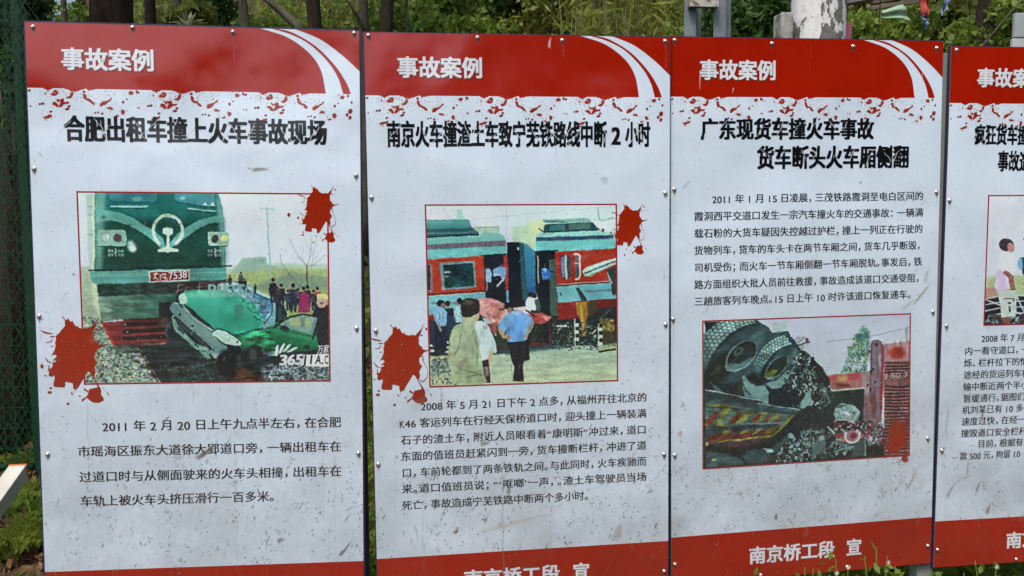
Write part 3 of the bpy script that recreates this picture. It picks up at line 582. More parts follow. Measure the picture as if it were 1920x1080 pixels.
    c.shade([(680, 735), (740, 728), (796, 850), (762, 880), (706, 926), (690, 860)], .2, 18, 40, light=.25)
    c.shade([(806, 735), (850, 680), (930, 668), (990, 730), (945, 822), (852, 828)], .24, 20, 34, light=-.2)
    c.shade([(854, 828), (944, 822), (936, 1030), (880, 1026)], .9, 9, 40); c.shade([(464, 670), (540, 676), (540, 880), (478, 884)], .5, 8, 24)
    c.shade([(430, 880), (1420, 830), (1420, 1080), (430, 1080)], .16, 60, 12)
    return finish(c)
def art_overturned_truck():
    c = sheet([(1318.5, 601), (1706, 587), (1704.5, 853), (1318.5, 876)], 860, 600, 8)
    r = c.rng
    c.crop(1220, 340, 2.741)
    c.poly([(260, 670), (1350, 670), (1350, 1110), (260, 1110)], (196, 206, 226), grad=((190, 212, 222), 'v'))
    c.line([(905, 818), (1040, 800), (1130, 788), (1330, 745)], 3, (110, 140, 150), a=.9); c.line([(860, 945), (980, 960)], 3, (160, 190, 196), a=.7); c.poly([(1308, 740), (1322, 740), (1326, 830), (1312, 830)], (160, 176, 176))
    # tree
    T = [(1090, 735), (1105, 728), (1122, 760), (1125, 830), (1115, 900), (1110, 975), (975, 975), (1000, 930), (1012, 880), (1008, 850), (1040, 830), (1044, 790), (1060, 770)]
    c.poly(T, (120, 170, 168), blur=3, a=.55, tex=40, cell=5)
    c.scatter(T, [(60, 120, 116), (100, 160, 150), (80, 140, 80), (150, 196, 190), (36, 84, 84), (120, 160, 80)], 800, 3.6)
    c.poly([(1060, 780), (1125, 770), (1125, 800), (1055, 808)], (44, 100, 104), blur=4, a=.7)
    c.scatter([(1020, 900), (1100, 900), (1100, 960), (1010, 965)], [(200, 214, 226), (180, 206, 214)], 60, 4)
    # red wagons behind
    c.poly([(875, 990), (1110, 972), (1110, 1060), (930, 1064)], (166, 110, 110), tex=14, cell=10); c.poly([(890, 1000), (960, 990), (950, 1020), (900, 1020)], (180, 74, 88), blur=4); c.poly([(1010, 985), (1080, 975), (1070, 1010), (1010, 1015)], (186, 70, 80), blur=4); c.poly([(960, 995), (1010, 990), (1005, 1020), (970, 1020)], (200, 160, 90), blur=4); c.poly([(940, 1030), (1020, 1035), (1030, 1055), (960, 1052)], (110, 56, 50), blur=4)
    c.poly([(1085, 980), (1140, 960), (1140, 1200), (1090, 1200)], (150, 130, 140))
    c.poly([(1195, 830), (1340, 812), (1340, 1110), (1195, 1110)], (176, 130, 140), tex=8); c.ell(1268, 875, 44, 32, (170, 60, 56), blur=6); c.poly([(1236, 880), (1250, 852), (1285, 850), (1304, 888), (1240, 896)], (168, 44, 30), blur=3)
    c.crop(1500, 580, 7.2)
    c.poly([(1150, 690), (1480, 680), (1480, 2000), (1130, 2000)], (128, 84, 92), tex=16, cell=5)
    for k, y in enumerate([705, 748, 790, 830, 862]+[1030+k*45 for k in range(22)]):
        c.line([(1150, y+12*math.sin(k)), (1300, y+4), (1470, y+8*math.cos(k*2))], 20, (46, 26, 40)); c.line([(1150, y+22), (1470, y+20)], 10, (176, 110, 110) if k % 3 else (180, 140, 110), a=.8)
    c.poly([(1230, 860), (1400, 850), (1420, 900), (1250, 910)], (150, 60, 50), blur=12, a=.6)
    c.poly([(955, 520), (960, 440), (985, 405), (1050, 395), (1100, 420), (1130, 500), (1135, 700), (1110, 1100), (1100, 1500), (1030, 1620), (840, 1640), (850, 1300), (930, 1100), (950, 800)], (124, 104, 122), tex=8, cell=9)
    c.poly([(1090, 420), (1132, 500), (1136, 700), (1110, 1300), (1090, 1500), (1080, 1100), (1100, 700)], (140, 44, 66), blur=3); c.line([(990, 410), (960, 470), (952, 1100)], 9, (44, 40, 60)); c.line([(985, 405), (1050, 395), (1100, 420), (1130, 500), (1132, 600)], 7, (90, 90, 96))
    c.poly([(1060, 580), (1090, 580), (1085, 760), (1060, 750)], (176, 190, 186), blur=6, a=.7)
    for x, y in ((1030, 462), (935, 552), (985, 800), (1015, 968), (918, 1010), (960, 820), (955, 1060)): c.ell(x, y, 12, 22, (24, 20, 34))
    c.poly([(870, 1250), (920, 1230), (920, 1330), (880, 1340)], (140, 84, 60), blur=8, a=.8); c.poly([(950, 1150), (1010, 1120), (1040, 1250), (1000, 1450), (960, 1440)], (120, 70, 50), blur=10, a=.8)
    # dark wreck mass
    c.crop(1220, 686, 2.741)
    c.poly([(262, -60), (470, -10), (720, -100), (800, -80), (880, 0), (915, 60), (925, 125), (1098, 112), (1092, 280), (1200, 320), (1200, 480), (262, 540)], (14, 36, 48), tex=14, cell=6)
    c.poly([(920, 124), (1098, 112), (1090, 290), (980, 300), (900, 240)], (14, 44, 50), tex=8); c.line([(925, 122), (1098, 108)], 7, (186, 206, 200))
    # tyres
    c.crop(1300, 580, 7.2)
    c.poly([(150, 150), (300, 150), (260, 280), (170, 340)], (30, 46, 70)); c.poly([(155, 160), (350, 150), (600, 1000), (160, 1060)], (22, 44, 54))
    c.poly([(1000, 300), (1150, 270), (1270, 280), (1300, 330), (1200, 350), (1040, 420)], (34, 76, 84)); c.line([(1050, 320), (1150, 280), (1260, 285), (1300, 330)], 10, (14, 34, 44))
    for j in range(6):
        for i in range(6): x = 1060+i*34; y = 170+j*24-i*3; c.line([(x, y), (x+26, y-3)], 10, (150, 196, 190))
    def tyre(cx, cy, a, b, ang, hub, tread):
        c.ell(cx, cy, a, b, (20, 46, 56), ang=ang); c.ell(cx+.04*a, cy-.06*b, a*.95, b*.92, (44, 76, 86), ang=ang, blur=10)
        c.ell(cx+.3*a, cy-.5*b, a*.5, b*.3, (84, 132, 134), ang=ang, blur=26, a=.8); c.ell(cx-.5*a, cy+.5*b, a*.6, b*.5, (14, 34, 40), ang=ang, blur=26, a=.9)
        c.ell(hub[0], hub[1], hub[2], hub[3], (104, 146, 150), ang=ang); c.ell(hub[0]+10, hub[1]-10, hub[2]*.93, hub[3]*.88, (18, 40, 46), ang=ang); c.ell(hub[0]+30, hub[1]-36, hub[2]*.7, hub[3]*.6, (28, 48, 54), ang=ang, blur=8)
    def tread(cx, cy, A, B, ang, v, rows, cols, lit=(150, 198, 192), dim=(52, 96, 100), t0=150, t1=330):
        g = math.radians(ang); E = lambda t: (cx+A*math.cos(t)*math.cos(g)-B*math.sin(t)*math.sin(g), cy+A*math.cos(t)*math.sin(g)+B*math.sin(t)*math.cos(g))
        for k in range(9): c.ell(cx+v[0]*(8-k)/8, cy+v[1]*(8-k)/8, A, B, (34, 72, 80), ang=ang)
        for j in range(rows):
            for i in range(cols):
                ta = math.radians(t0+(t1-t0)*(i+.5*(j % 2))/cols); tb = math.radians(t0+(t1-t0)*(i+.5*(j % 2)+.78)/cols)
                u0, u1 = (rows-1-j+.1)/rows, (rows-1-j+.86)/rows; zz = .16/rows
                p0, p1 = E(ta), E(tb); m = ((p0[0]+p1[0])/2, (p0[1]+p1[1])/2); f = max(0, min(1, (cy+A*.62-m[1])/(A*1.25))); k = np.array(dim)+(np.array(lit)-np.array(dim))*f+r.normal(0, 7)
                P = [(p0[0]+v[0]*u0, p0[1]+v[1]*u0), (m[0]+v[0]*(u0-zz), m[1]+v[1]*(u0-zz)), (p1[0]+v[0]*u0, p1[1]+v[1]*u0), (p1[0]+v[0]*u1, p1[1]+v[1]*u1), (m[0]+v[0]*(u1+zz*0), m[1]+v[1]*u1), (p0[0]+v[0]*u1, p0[1]+v[1]*u1)]
                c.poly(P, k)
    tread(620, 600, 540, 305, -43, (-215, -125), 5, 26)
    tyre(628, 606, 530, 300, -43, (640, 610, 250, 158), 0)
    c.poly([(430, 790), (520, 820), (700, 760), (800, 640), (760, 620), (620, 720), (480, 700)], (90, 136, 140), blur=8, a=.8); c.line([(425, 740), (450, 800), (540, 818), (640, 780)], 14, (150, 190, 190)); c.ell(610, 545, 80, 50, (60, 84, 84), ang=-35, blur=6); c.ell(606, 540, 34, 24, (24, 44, 50), ang=-35)
    tread(1178, 738, 352, 190, -46, (-95, -130), 4, 22)
    tyre(1184, 744, 345, 186, -46, (1110, 770, 200, 100), 0)
    c.poly([(955, 880), (990, 830), (1080, 790), (1140, 800), (1080, 880), (990, 905)], (110, 130, 60), blur=5); c.line([(950, 890), (1000, 908), (1080, 880)], 9, (176, 190, 140)); c.poly([(1330, 520), (1410, 500), (1420, 620), (1340, 660)], (96, 146, 146), blur=10, a=.8); c.line([(1265, 640), (1255, 740)], 9, (140, 150, 150))
    c.poly([(650, 890), (690, 870), (760, 960), (830, 1010), (950, 1010), (1010, 1090), (1000, 1300), (700, 1200), (660, 1050)], (100, 150, 150), tex=16)
    c.poly([(640, 900), (680, 870), (760, 990), (900, 1030), (960, 1010), (1010, 1100), (900, 1180), (760, 1130), (690, 1060)], (116, 168, 166), tex=14); c.line([(640, 900), (690, 1060), (760, 1130)], 14, (20, 40, 48))
    c.poly([(960, 990), (1100, 950), (1230, 830), (1290, 800), (1280, 900), (1180, 1040), (1060, 1060)], (104, 156, 156), tex=16); c.poly([(200, 930), (300, 1020), (420, 1110), (300, 1100)], (60, 100, 104), blur=4)
    # tangle of frame parts
    def tangle(P, n, L, seed, cols=((120, 162, 164), (80, 120, 124), (190, 214, 216), (16, 30, 40), (8, 24, 30), (50, 84, 90), (12, 28, 36), (30, 54, 62))):
        q = np.random.default_rng(seed); A = np.array(P); lo, hi = A.min(0), A.max(0)
        m = 0
        while m < n:
            x, y = q.uniform(lo, hi); ins = False
            for i in range(len(P)):
                (x1, y1), (x2, y2) = P[i-1], P[i]
                if (y1 > y) != (y2 > y) and x < (x2-x1)*(y-y1)/(y2-y1)+x1: ins = not ins
            if not ins: continue
            th = q.uniform(0, 2*math.pi); l = L*q.uniform(.3, 1); k = cols[q.integers(len(cols))]
            c.line([(x, y), (x+l*math.cos(th), y+l*math.sin(th)), (x+l*math.cos(th)+l*.5*math.cos(th+1), y+l*math.sin(th)+l*.5*math.sin(th+1))], q.uniform(5, 18), k); m += 1
    tangle([(1320, 620), (1420, 520), (1584, 620), (1584, 1080), (1200, 1080), (1300, 800)], 230, 46, 1)
    c.poly([(1390, 420), (1480, 340), (1560, 370), (1570, 440), (1480, 520), (1420, 500)], (170, 196, 200), tex=16); c.line([(1400, 470), (1560, 420)], 16, (24, 40, 50)); c.line([(1410, 430), (1500, 350)], 9, (60, 90, 96)); c.ell(1530, 392, 26, 26, (130, 44, 74)); c.line([(1430, 530), (1580, 640)], 14, (16, 34, 44))
    c.crop(1500, 580, 7.2)
    c.line([(0, 560), (150, 660), (150, 780), (240, 860), (330, 980), (420, 1120)], 26, (14, 30, 38)); tangle([(0, 560), (150, 650), (170, 790), (300, 960), (420, 1120), (0, 1120)], 190, 55, 2)
    c.crop(1500, 720, 6.75)
    tangle([(0, 0), (330, 0), (380, 220), (300, 280), (0, 300)], 130, 60, 3)
    c.poly([(0, 230), (90, 80), (130, 60), (140, 220), (40, 300), (0, 290)], (120, 172, 170), tex=14)
    c.line([(330, 90), (370, 230)], 20, (80, 120, 124)); c.line([(240, 200), (300, 215), (310, 130)], 12, (90, 130, 134))
    # dumped body with striped boards
    c.crop(1300, 720, 6.75)
    c.poly([(140, 40), (840, 180), (900, 230), (1370, 310), (1270, 400), (1000, 640), (880, 720), (600, 800), (140, 860)], (42, 66, 74), tex=12, cell=8)
    c.poly([(150, 90), (820, 230), (1340, 320), (1280, 370), (800, 320), (150, 270)], (44, 80, 92), tex=10); c.poly([(150, 90), (700, 200), (640, 240), (150, 180)], (28, 56, 62), blur=8)
    c.poly([(150, 215), (480, 250), (900, 330), (1260, 390), (1180, 460), (1090, 520), (760, 490), (560, 500), (150, 560)], (68, 100, 94), tex=14, cell=8)
    Y = (124, 132, 50); Rd = (112, 50, 38)
    for P in ([(380, 290), (500, 260), (420, 360), (330, 470), (420, 510), (290, 520), (300, 430)], [(640, 350), (780, 320), (700, 400), (620, 470), (520, 480)], [(880, 340), (940, 345), (860, 440), (790, 470)], [(1050, 360), (1110, 370), (1020, 440), (930, 470)], [(150, 230), (400, 240), (520, 260), (300, 280)], [(1240, 380), (1290, 370), (1160, 520), (1000, 650), (900, 660), (1060, 560)]): c.poly(P, Y, tex=14, a=.9, blur=1)
    for P in ([(260, 340), (330, 330), (240, 470), (150, 520), (150, 450)], [(560, 350), (620, 350), (540, 460), (460, 490), (430, 460)], [(800, 370), (870, 350), (780, 470), (730, 480), (740, 430)], [(960, 380), (990, 370), (930, 470), (880, 475)], [(1080, 420), (1130, 400), (1060, 480), (1020, 480)]): c.poly(P, Rd, tex=12, blur=1)
    c.line([(250, 520), (500, 540), (800, 520), (1080, 500)], 24, (36, 54, 76)); c.line([(600, 490), (830, 488), (1120, 474)], 9, (130, 160, 160), a=.8)
    c.poly([(160, 640), (320, 600), (600, 600), (1090, 540), (980, 640), (640, 680), (340, 700), (220, 740), (160, 740)], (92, 48, 42), tex=16)
    for P in ([(380, 570), (460, 570), (440, 610), (330, 650)], [(620, 580), (700, 560), (620, 620), (580, 620)], [(800, 560), (880, 550), (780, 620), (730, 630)], [(960, 540), (1080, 520), (960, 610), (860, 620)]): c.poly(P, (116, 122, 48), tex=12, blur=1)
    c.line([(310, 720), (420, 700), (600, 690), (800, 660), (960, 650)], 22, (150, 136, 58)); c.poly([(330, 740), (900, 680), (860, 740), (620, 790), (240, 800)], (60, 44, 54), blur=4)
    c.line([(146, 55), (330, 85), (740, 175), (850, 185)], 14, (160, 196, 196)); c.line([(820, 230), (1100, 275), (1340, 310)], 12, (140, 180, 184)); c.line([(150, 275), (600, 300), (860, 330), (1270, 350)], 10, (20, 40, 54))
    c.poly([(150, 820), (420, 860), (640, 980), (640, 1010), (150, 1040)], (48, 80, 88), tex=14); c.poly([(600, 880), (780, 800), (960, 860), (1030, 960), (700, 1000)], (34, 66, 74), tex=12); c.poly([(150, 760), (600, 800), (500, 860), (150, 850)], (22, 40, 48), blur=5); c.ell(255, 945, 30, 10, (150, 180, 80)); c.ell(165, 745, 20, 26, (170, 150, 90)); c.ell(165, 500, 22, 24, (190, 130, 70))
    # rubble
    c.poly([(1040, 760), (1160, 650), (1240, 615), (1280, 650), (1180, 720), (1090, 800), (1060, 860), (940, 860)], (46, 80, 84), tex=12); c.ell(1230, 645, 44, 30, (130, 176, 172), ang=25)
    c.poly([(860, 800), (980, 815), (1020, 850), (930, 860)], (140, 180, 176))
    ST = [(120, 164, 166), (70, 104, 110), (30, 50, 60), (170, 200, 200), (14, 28, 38), (90, 130, 132)]
    c.scatter([(1060, 880), (1200, 700), (1484, 600), (1484, 960), (1040, 980)], ST, 260, 14, el=1.5)
    c.crop(1500, 720, 6.75)
    c.scatter([(0, 600), (420, 560), (820, 500), (1040, 480), (1030, 780), (800, 860), (0, 960)], ST, 520, 14, el=1.5)
    c.scatter([(420, 460), (760, 440), (1040, 500), (1040, 760), (480, 780)], [(196, 210, 220), (150, 50, 66), (40, 40, 60), (110, 150, 156), (150, 90, 90), (20, 24, 40)], 330, 11, el=1.8)
    tangle([(820, 560), (1060, 520), (1040, 740), (820, 700)], 60, 60, 6, cols=((206, 220, 226), (110, 160, 176), (30, 40, 60), (170, 40, 60)))
    tangle([(0, 600), (420, 560), (820, 780), (0, 900)], 90, 80, 7)
    c.poly([(440, 290), (520, 220), (640, 250), (700, 270), (770, 350), (740, 420), (680, 490), (560, 440), (450, 450), (420, 370)], (130, 170, 172), tex=34, cell=7); c.poly([(520, 330), (600, 390), (640, 400), (600, 340)], (206, 222, 230)); c.line([(700, 310), (740, 340), (660, 470)], 16, (180, 206, 206)); c.poly([(440, 280), (520, 240), (600, 250), (500, 290)], (60, 100, 90)); c.line([(450, 440), (560, 440), (690, 490)], 14, (180, 204, 206)); c.poly([(640, 350), (690, 330), (690, 380)], (50, 70, 110))
    c.line([(345, 530), (400, 580), (460, 660)], 18, (190, 210, 210)); c.line([(340, 490), (510, 460), (600, 640)], 12, (54, 24, 40))
    t = [(660+92*math.cos(q), 650+88*math.sin(q)) for q in np.linspace(-.9, 3.6, 22)]
    c.ell(660, 650, 80, 78, (150, 120, 136)); c.line(t, 30, (206, 206, 214)); c.ell(672, 650, 42, 40, (130, 34, 60)); c.ell(480, 640, 60, 30, (140, 40, 60), blur=3); c.ell(545, 700, 26, 26, (196, 120, 60), blur=5)
    c.poly([(150, 800), (240, 650), (290, 650), (330, 740), (250, 880), (140, 920)], (76, 112, 116), tex=14); c.poly([(240, 660), (290, 640), (310, 690), (250, 720)], (150, 186, 184), blur=3); c.ell(70, 890, 50, 40, (150, 182, 182)); c.ell(70, 900, 36, 32, (16, 24, 34))
    c.line([(440, 850), (600, 800), (740, 780)], 24, (110, 150, 152)); c.poly([(700, 760), (820, 650), (830, 900), (640, 930)], (60, 84, 92), tex=12); c.line([(828, 670), (832, 900)], 13, (150, 176, 180)); c.poly([(850, 760), (1010, 790), (1040, 890), (840, 900)], (14, 24, 34), blur=3)
    c.crop(1300, 580, 7.2)
    c.shade([(150, 150), (1000, 150), (1040, 440), (800, 1000), (160, 1060)], .5, 50, 30); c.shade([(900, 400), (1430, 350), (1430, 700), (950, 1050)], .5, 40, 26)
    c.crop(1300, 720, 6.75); c.shade([(140, 40), (1370, 310), (880, 720), (140, 860)], .7, 34, 14); c.shade([(140, 760), (1000, 760), (1030, 1000), (140, 1060)], .7, 40, 16)
    c.crop(1500, 580, 7.2); c.shade([(840, 400), (1480, 400), (1480, 2000), (840, 1700)], .35, 14, 60)
    return finish(c)

def art_bystanders():
    # coordinates of the visible left strip; the picture goes on to the right of it
    c = sheet([(1854.4, 369), (2078, 365), (2066, 602.5), (1845.5, 609.5)], 620, 640, 9)
    c.crop(1780, 340, 3.6)
    c.poly([(200, 80), (1200, 80), (1200, 1000), (200, 1000)], (214, 220, 240), grad=((198, 214, 224), 'v'))
    c.poly([(250, 650), (420, 640), (1200, 600), (1200, 760), (250, 780)], (170, 190, 140), blur=8, tex=20, cell=5); c.poly([(240, 720), (320, 720), (300, 790), (240, 800)], (190, 150, 130), blur=3)
    c.poly([(230, 790), (1200, 740), (1200, 990), (230, 990)], (26, 36, 44), tex=14)
    for y in (790, 830, 870, 910): c.line([(236, y+8), (330, y-14), (700, y-30)], 9, (190, 200, 206), a=.85)
    c.line([(240, 800), (420, 900)], 8, (196, 204, 210)); c.line([(400, 780), (440, 900)], 8, (170, 190, 196))
    c.scatter([(240, 910), (1000, 890), (1000, 980), (240, 980)], [(60, 80, 92), (140, 160, 170), (20, 30, 40), (90, 60, 50)], 420, 6)
    # blue railcar
    c.poly([(450, 268), (500, 190), (560, 160), (1200, 120), (1200, 700), (500, 720), (450, 400)], (70, 140, 190), grad=((110, 180, 210), 'h')); c.poly([(460, 268), (510, 190), (1200, 150), (1200, 240)], (120, 190, 186)); c.line([(450, 270), (1200, 238)], 9, (24, 60, 110)); c.poly([(460, 285), (520, 280), (1200, 252), (1200, 360), (460, 375)], (150, 196, 210)); c.line([(446, 392), (1200, 370)], 18, (30, 90, 170)); c.ell(486, 328, 16, 20, (226, 236, 200), blur=3); c.line([(458, 280), (452, 395)], 9, (40, 100, 170))
    for x in (560, 700, 850): c.poly([(x, 300), (x+90, 296), (x+90, 370), (x, 374)], (40, 70, 100))
    # man in white, youth in blue, two more beyond
    c.poly([(318, 490), (352, 480), (395, 520), (392, 600), (380, 640), (370, 720), (300, 740), (290, 690), (310, 590)], (216, 222, 232), sm=2, tex=4); c.poly([(300, 600), (340, 610), (360, 740), (298, 740)], (206, 184, 224), blur=8, a=.8)
    c.ell(350, 432, 38, 44, (60, 56, 66)); c.ell(372, 450, 18, 32, (196, 140, 140)); c.line([(345, 620), (372, 650), (380, 740)], 26, (150, 96, 96)); c.ell(380, 752, 20, 20, (120, 74, 74))
    c.poly([(300, 740), (398, 740), (400, 800), (394, 915), (320, 922), (316, 860)], (190, 206, 204), tex=6); c.line([(338, 796), (384, 794), (384, 812)], 6, (50, 60, 64)); c.line([(362, 850), (364, 884)], 9, (50, 60, 64)); c.ell(362, 824, 9, 7, (40, 50, 56)); c.poly([(325, 922), (366, 920), (366, 966), (330, 966)], (120, 84, 78))
    c.ell(478, 432, 32, 36, (24, 26, 36)); c.ell(500, 450, 16, 26, (160, 110, 100)); c.poly([(440, 500), (480, 480), (540, 490), (560, 600), (470, 640), (430, 620)], (96, 180, 214), tex=8); c.poly([(418, 520), (456, 510), (460, 620), (430, 630)], (60, 70, 90)); c.poly([(404, 540), (430, 520), (430, 590), (412, 600)], (110, 180, 214)); c.line([(470, 540), (500, 620), (540, 640)], 22, (150, 110, 100))
    c.poly([(436, 630), (510, 630), (520, 860), (480, 880), (476, 760), (462, 880), (440, 880)], (14, 20, 30)); c.poly([(440, 880), (500, 876), (510, 900), (446, 904)], (216, 220, 226)); c.line([(490, 650), (484, 830)], 12, (120, 40, 40))
    c.person(620, 440, 470, (200, 96, 70)); c.person(760, 450, 450, (200, 206, 214))
    return finish(c)
# ---------------------------------------------------------------- ground and hillside
def slope_at(x, y):
    t = min(1, max(0, (x+.30*y+1.0)/1.1)); return .10+.42*t*t*(3-2*t)
def gz(x, y):
    h = slope_at(x, y)*max(0, y-6.2)
    if y > 26: h -= slope_at(x, y)*(y-26)*.6
    h += .05*math.sin(x*1.3+y*.7)+.03*math.sin(x*3.1-y*2.2)+.10*math.sin(x*.35+2)*min(1, max(0, (y-5)/4))
    if x > .6 and 2 < y < 6: h += .14*min(1, (x-.6))*max(0, 1-abs(y-3.4)/2.6)
    return h
m_soil = noisy_mat('soil', [(.30, (.035, .024, .015)), (.46, (.075, .05, .03)), (.58, (.06, .05, .025)), (.75, (.09, .065, .04))], 2.2, .95, 1.0, bscale=22, dist=.04, spec=.1)
xs = sorted(set([round(-60+i*2.5, 3) for i in range(49)]+[round(-7+i*.16, 3) for i in range(90)])); ys = sorted(set([round(-60+i*3, 3) for i in range(42)]+[round(1.5+i*.2, 3) for i in range(70)]+[16+i for i in range(12)]))
b = MB(); b.v = [(x, y, gz(x, y)+rnd.uniform(-.012, .012)) for y in ys for x in xs]; nx = len(xs)
b.f = [(j*nx+i, j*nx+i+1, (j+1)*nx+i+1, (j+1)*nx+i) for j in range(len(ys)-1) for i in range(nx-1)]
tag(b.build('ground', m_soil, smooth=True), kind='structure')

# ---------------------------------------------------------------- vegetation
rng = np.random.default_rng(21)
def leaves(name, C, size, mat, parent=None, el=1.8, up=.3, size_var=.5, droop=0, seed=0):
    """leaf-shaped faces at the points C"""
    q = np.random.default_rng(seed+len(C)); n = len(C); C = np.asarray(C, float)
    d = q.normal(size=(n, 3)); d[:, 2] += up-droop; d /= np.linalg.norm(d, axis=1)[:, None]
    e = np.cross(d, q.normal(size=(n, 3))); e /= np.linalg.norm(e, axis=1)[:, None]+1e-9
    s = (size*(1+q.uniform(-size_var, size_var, n)))[:, None]; L = d*s*el/2; Wd = e*s/2
    V = np.stack([C-L, C+Wd*.9-L*.1, C+L, C-Wd*.9-L*.1], 1)
    return link_mesh(name, quads_mesh(name, V), mat, parent)
def blades(name, B, h, wd, mat, seed=0, lean=.35, parent=None):
    """grass blades rooted at B"""
    q = np.random.default_rng(seed+7); n = len(B); B = np.asarray(B, float); H = (h*q.uniform(.45, 1.25, n))[:, None]
    a = q.uniform(0, 2*np.pi, n); s = np.stack([np.cos(a), np.sin(a), np.zeros(n)], 1)*wd/2
    l = np.stack([q.normal(0, lean, n), q.normal(0, lean, n), np.zeros(n)], 1)*H; up = np.array([0, 0, 1.0])*H
    V = np.stack([B-s, B+s, B+up*.6+l*.4+s*.7, B+up*(1-.25*np.abs(l/H).sum(1)[:, None])+l], 1)
    return link_mesh(name, quads_mesh(name, V), mat, parent)
def gzs(X, Y): return np.array([gz(x, y) for x, y in zip(X, Y)])
def clump(c, r, n, seed=0, flat=1.0):
    q = np.random.default_rng(seed); v = q.normal(size=(n, 3)); v /= np.linalg.norm(v, axis=1)[:, None]
    return np.array(c)+v*np.array(r)*(q.random(n)**.45)[:, None]
L_fresh = leaf_mat('fresh leaves', [(.2, (.045, .085, .014)), (.5, (.13, .21, .03)), (.85, (.28, .35, .06))], 1.2)
L_dark = leaf_mat('dark leaves', [(.2, (.02, .05, .013)), (.55, (.055, .125, .026)), (.9, (.13, .22, .045))], 1.6)
L_olive = leaf_mat('olive leaves', [(.2, (.07, .09, .02)), (.5, (.17, .2, .04)), (.85, (.32, .34, .1))], 1.0)
L_grass = leaf_mat('grass', [(.2, (.08, .12, .018)), (.5, (.19, .25, .035)), (.85, (.32, .38, .08))], .8, fine=12)
L_litter = noisy_mat('dead leaves', [(.3, (.05, .025, .014)), (.5, (.13, .07, .035)), (.72, (.24, .16, .1))], 9, .8, .3, spec=.2)
m_bark = noisy_mat('bark', [(.3, (.018, .014, .011)), (.55, (.05, .038, .028)), (.8, (.10, .085, .07))], 6, .95, 1.0, bscale=14, stretch=(3, 3, .5), dist=.05, spec=.1)
m_bark2 = noisy_mat('pale mossy bark', [(.3, (.05, .048, .03)), (.55, (.10, .095, .07)), (.8, (.17, .16, .13))], 7, .9, .8, bscale=18, stretch=(2, 2, .6), dist=.03, spec=.1)

def field(n, x0, x1, y0, y1, seed=0):
    q = np.random.default_rng(seed); X = q.uniform(x0, x1, n); Y = q.uniform(y0, y1, n); return np.stack([X, Y, gzs(X, Y)], 1)
# grass over the hillside, patchy
P = field(90000, -13, 19, 6, 18, 3); k = np.sin(P[:, 0]*1.7+P[:, 1])+np.sin(P[:, 0]*.6-P[:, 1]*1.9)+rng.normal(0, .7, len(P)) > -.9
tag(blades('hillside_grass', P[k], .20, .022, L_grass, 1), 'bright spring grass covering the hillside behind the boards', 'grass', kind='stuff')
P = field(26000, -3.4, .6, 3.1, 6.6, 4); k = np.sin(P[:, 0]*4.3+1)*np.sin(P[:, 1]*3.7)+.45*np.sin(P[:, 0]*9+P[:, 1]*8)+rng.normal(0, .12, len(P))-np.where(P[:, 0] < -.9, .55, -.5) > .1
tag(blades('ground_grass', P[k], .10, .010, L_fresh, 2, .5), 'tufts of green grass on the soil beside and behind the boards', 'grass', kind='stuff')
P = field(6500, -4.2, .4, 3.0, 7.5, 5); P[:, 2] += rng.uniform(.003, .03, len(P))
tag(leaves('leaf_litter', P, .045, L_litter, el=1.5, up=0), 'brown dead leaves scattered over the soil', 'leaf litter', kind='stuff')
P = field(16000, -3.2, 5.5, 8.6, 10.2, 44); tag(blades('verge_grass', P, .26, .02, L_grass, 9), 'strip of taller bright grass along the slope', 'grass', kind='stuff')
# low ground cover of small leaves on the hillside
P = field(46000, -12, 18, 6.5, 17.5, 6); P[:, 2] += rng.random(len(P))**2*.32; k = np.sin(P[:, 0]*2.3+P[:, 1]*1.1)+np.sin(P[:, 1]*2.9-P[:, 0]) > .1
P = np.concatenate([P, P[:0]]); tag(leaves('ground_cover', P[k], .06, L_fresh, el=1.8), 'low leafy ground cover on the hillside', 'ground cover', kind='stuff')

def tree(label, x, y, r0, lean=(0, 0), h=7, mat=None, limbs=5, crown=None, seed=0, dense=700, fork=None, leafm=None, name='tree', leafsize=.055, group='trees on the hillside behind the boards'):
    z = gz(x, y)-.1; r = random.Random(seed); t = empty(name, (x, y, z)); tag(t, label, 'tree', group)
    n = 12; pts = [Vector((lean[0]*h*(i/n)+.05*math.sin(i*1.1+seed)*r0*6, lean[1]*h*(i/n)+.04*math.cos(i*.9+seed)*r0*6, h*i/n)) for i in range(n+1)]
    rad = [r0*(1.25 if i == 0 else 1)*(1-.72*i/n) for i in range(n+1)]
    m = MB(); m.tube(pts, rad, 14, rough=.08, seed=seed); m.build('trunk', mat or m_bark, t, smooth=True)
    tips = []
    for k in range(limbs):
        i = r.randint(7, n-1); a = r.uniform(0, 6.28); L = r.uniform(1.2, 2.6)*h/7; p = pts[i]
        q = [p+Vector((math.cos(a)*L*s, math.sin(a)*L*s, L*(.75*s+.2*s*s))) for s in (0, .3, .6, 1)]; q[2] += Vector((r.uniform(-.1, .1), r.uniform(-.1, .1), 0))
        m = MB(); m.tube(q, [rad[i]*.55, rad[i]*.42, rad[i]*.28, rad[i]*.1], 7, seed=k); m.build('limb', mat or m_bark, t, smooth=True); tips += [q[2], q[3]]
    tips.append(pts[-1])
    if dense:
        C = np.concatenate([clump(tuple(p+Vector((r.uniform(-.3, .3), r.uniform(-.3, .3), r.uniform(0, .4)))), (.9, .9, .6), dense//len(tips), seed*31+j) for j, p in enumerate(tips)])
        tag(leaves('crown', C, leafsize, leafm or L_fresh, t, seed=seed), kind='stuff')
    return t
def photo_tree(label, px, half_px, Y, **k):
    p = at(px, 30, Y); return tree(label, p.x-k.get('lean', (0, 0))[0]*(p.z-gz(p.x, Y)), Y, half_px/F*Y*1.02, **k)
photo_tree('thickest dark tree trunk, above the left board beside the white sky gaps', 224, 45, 7.6, seed=1, h=8, limbs=6)
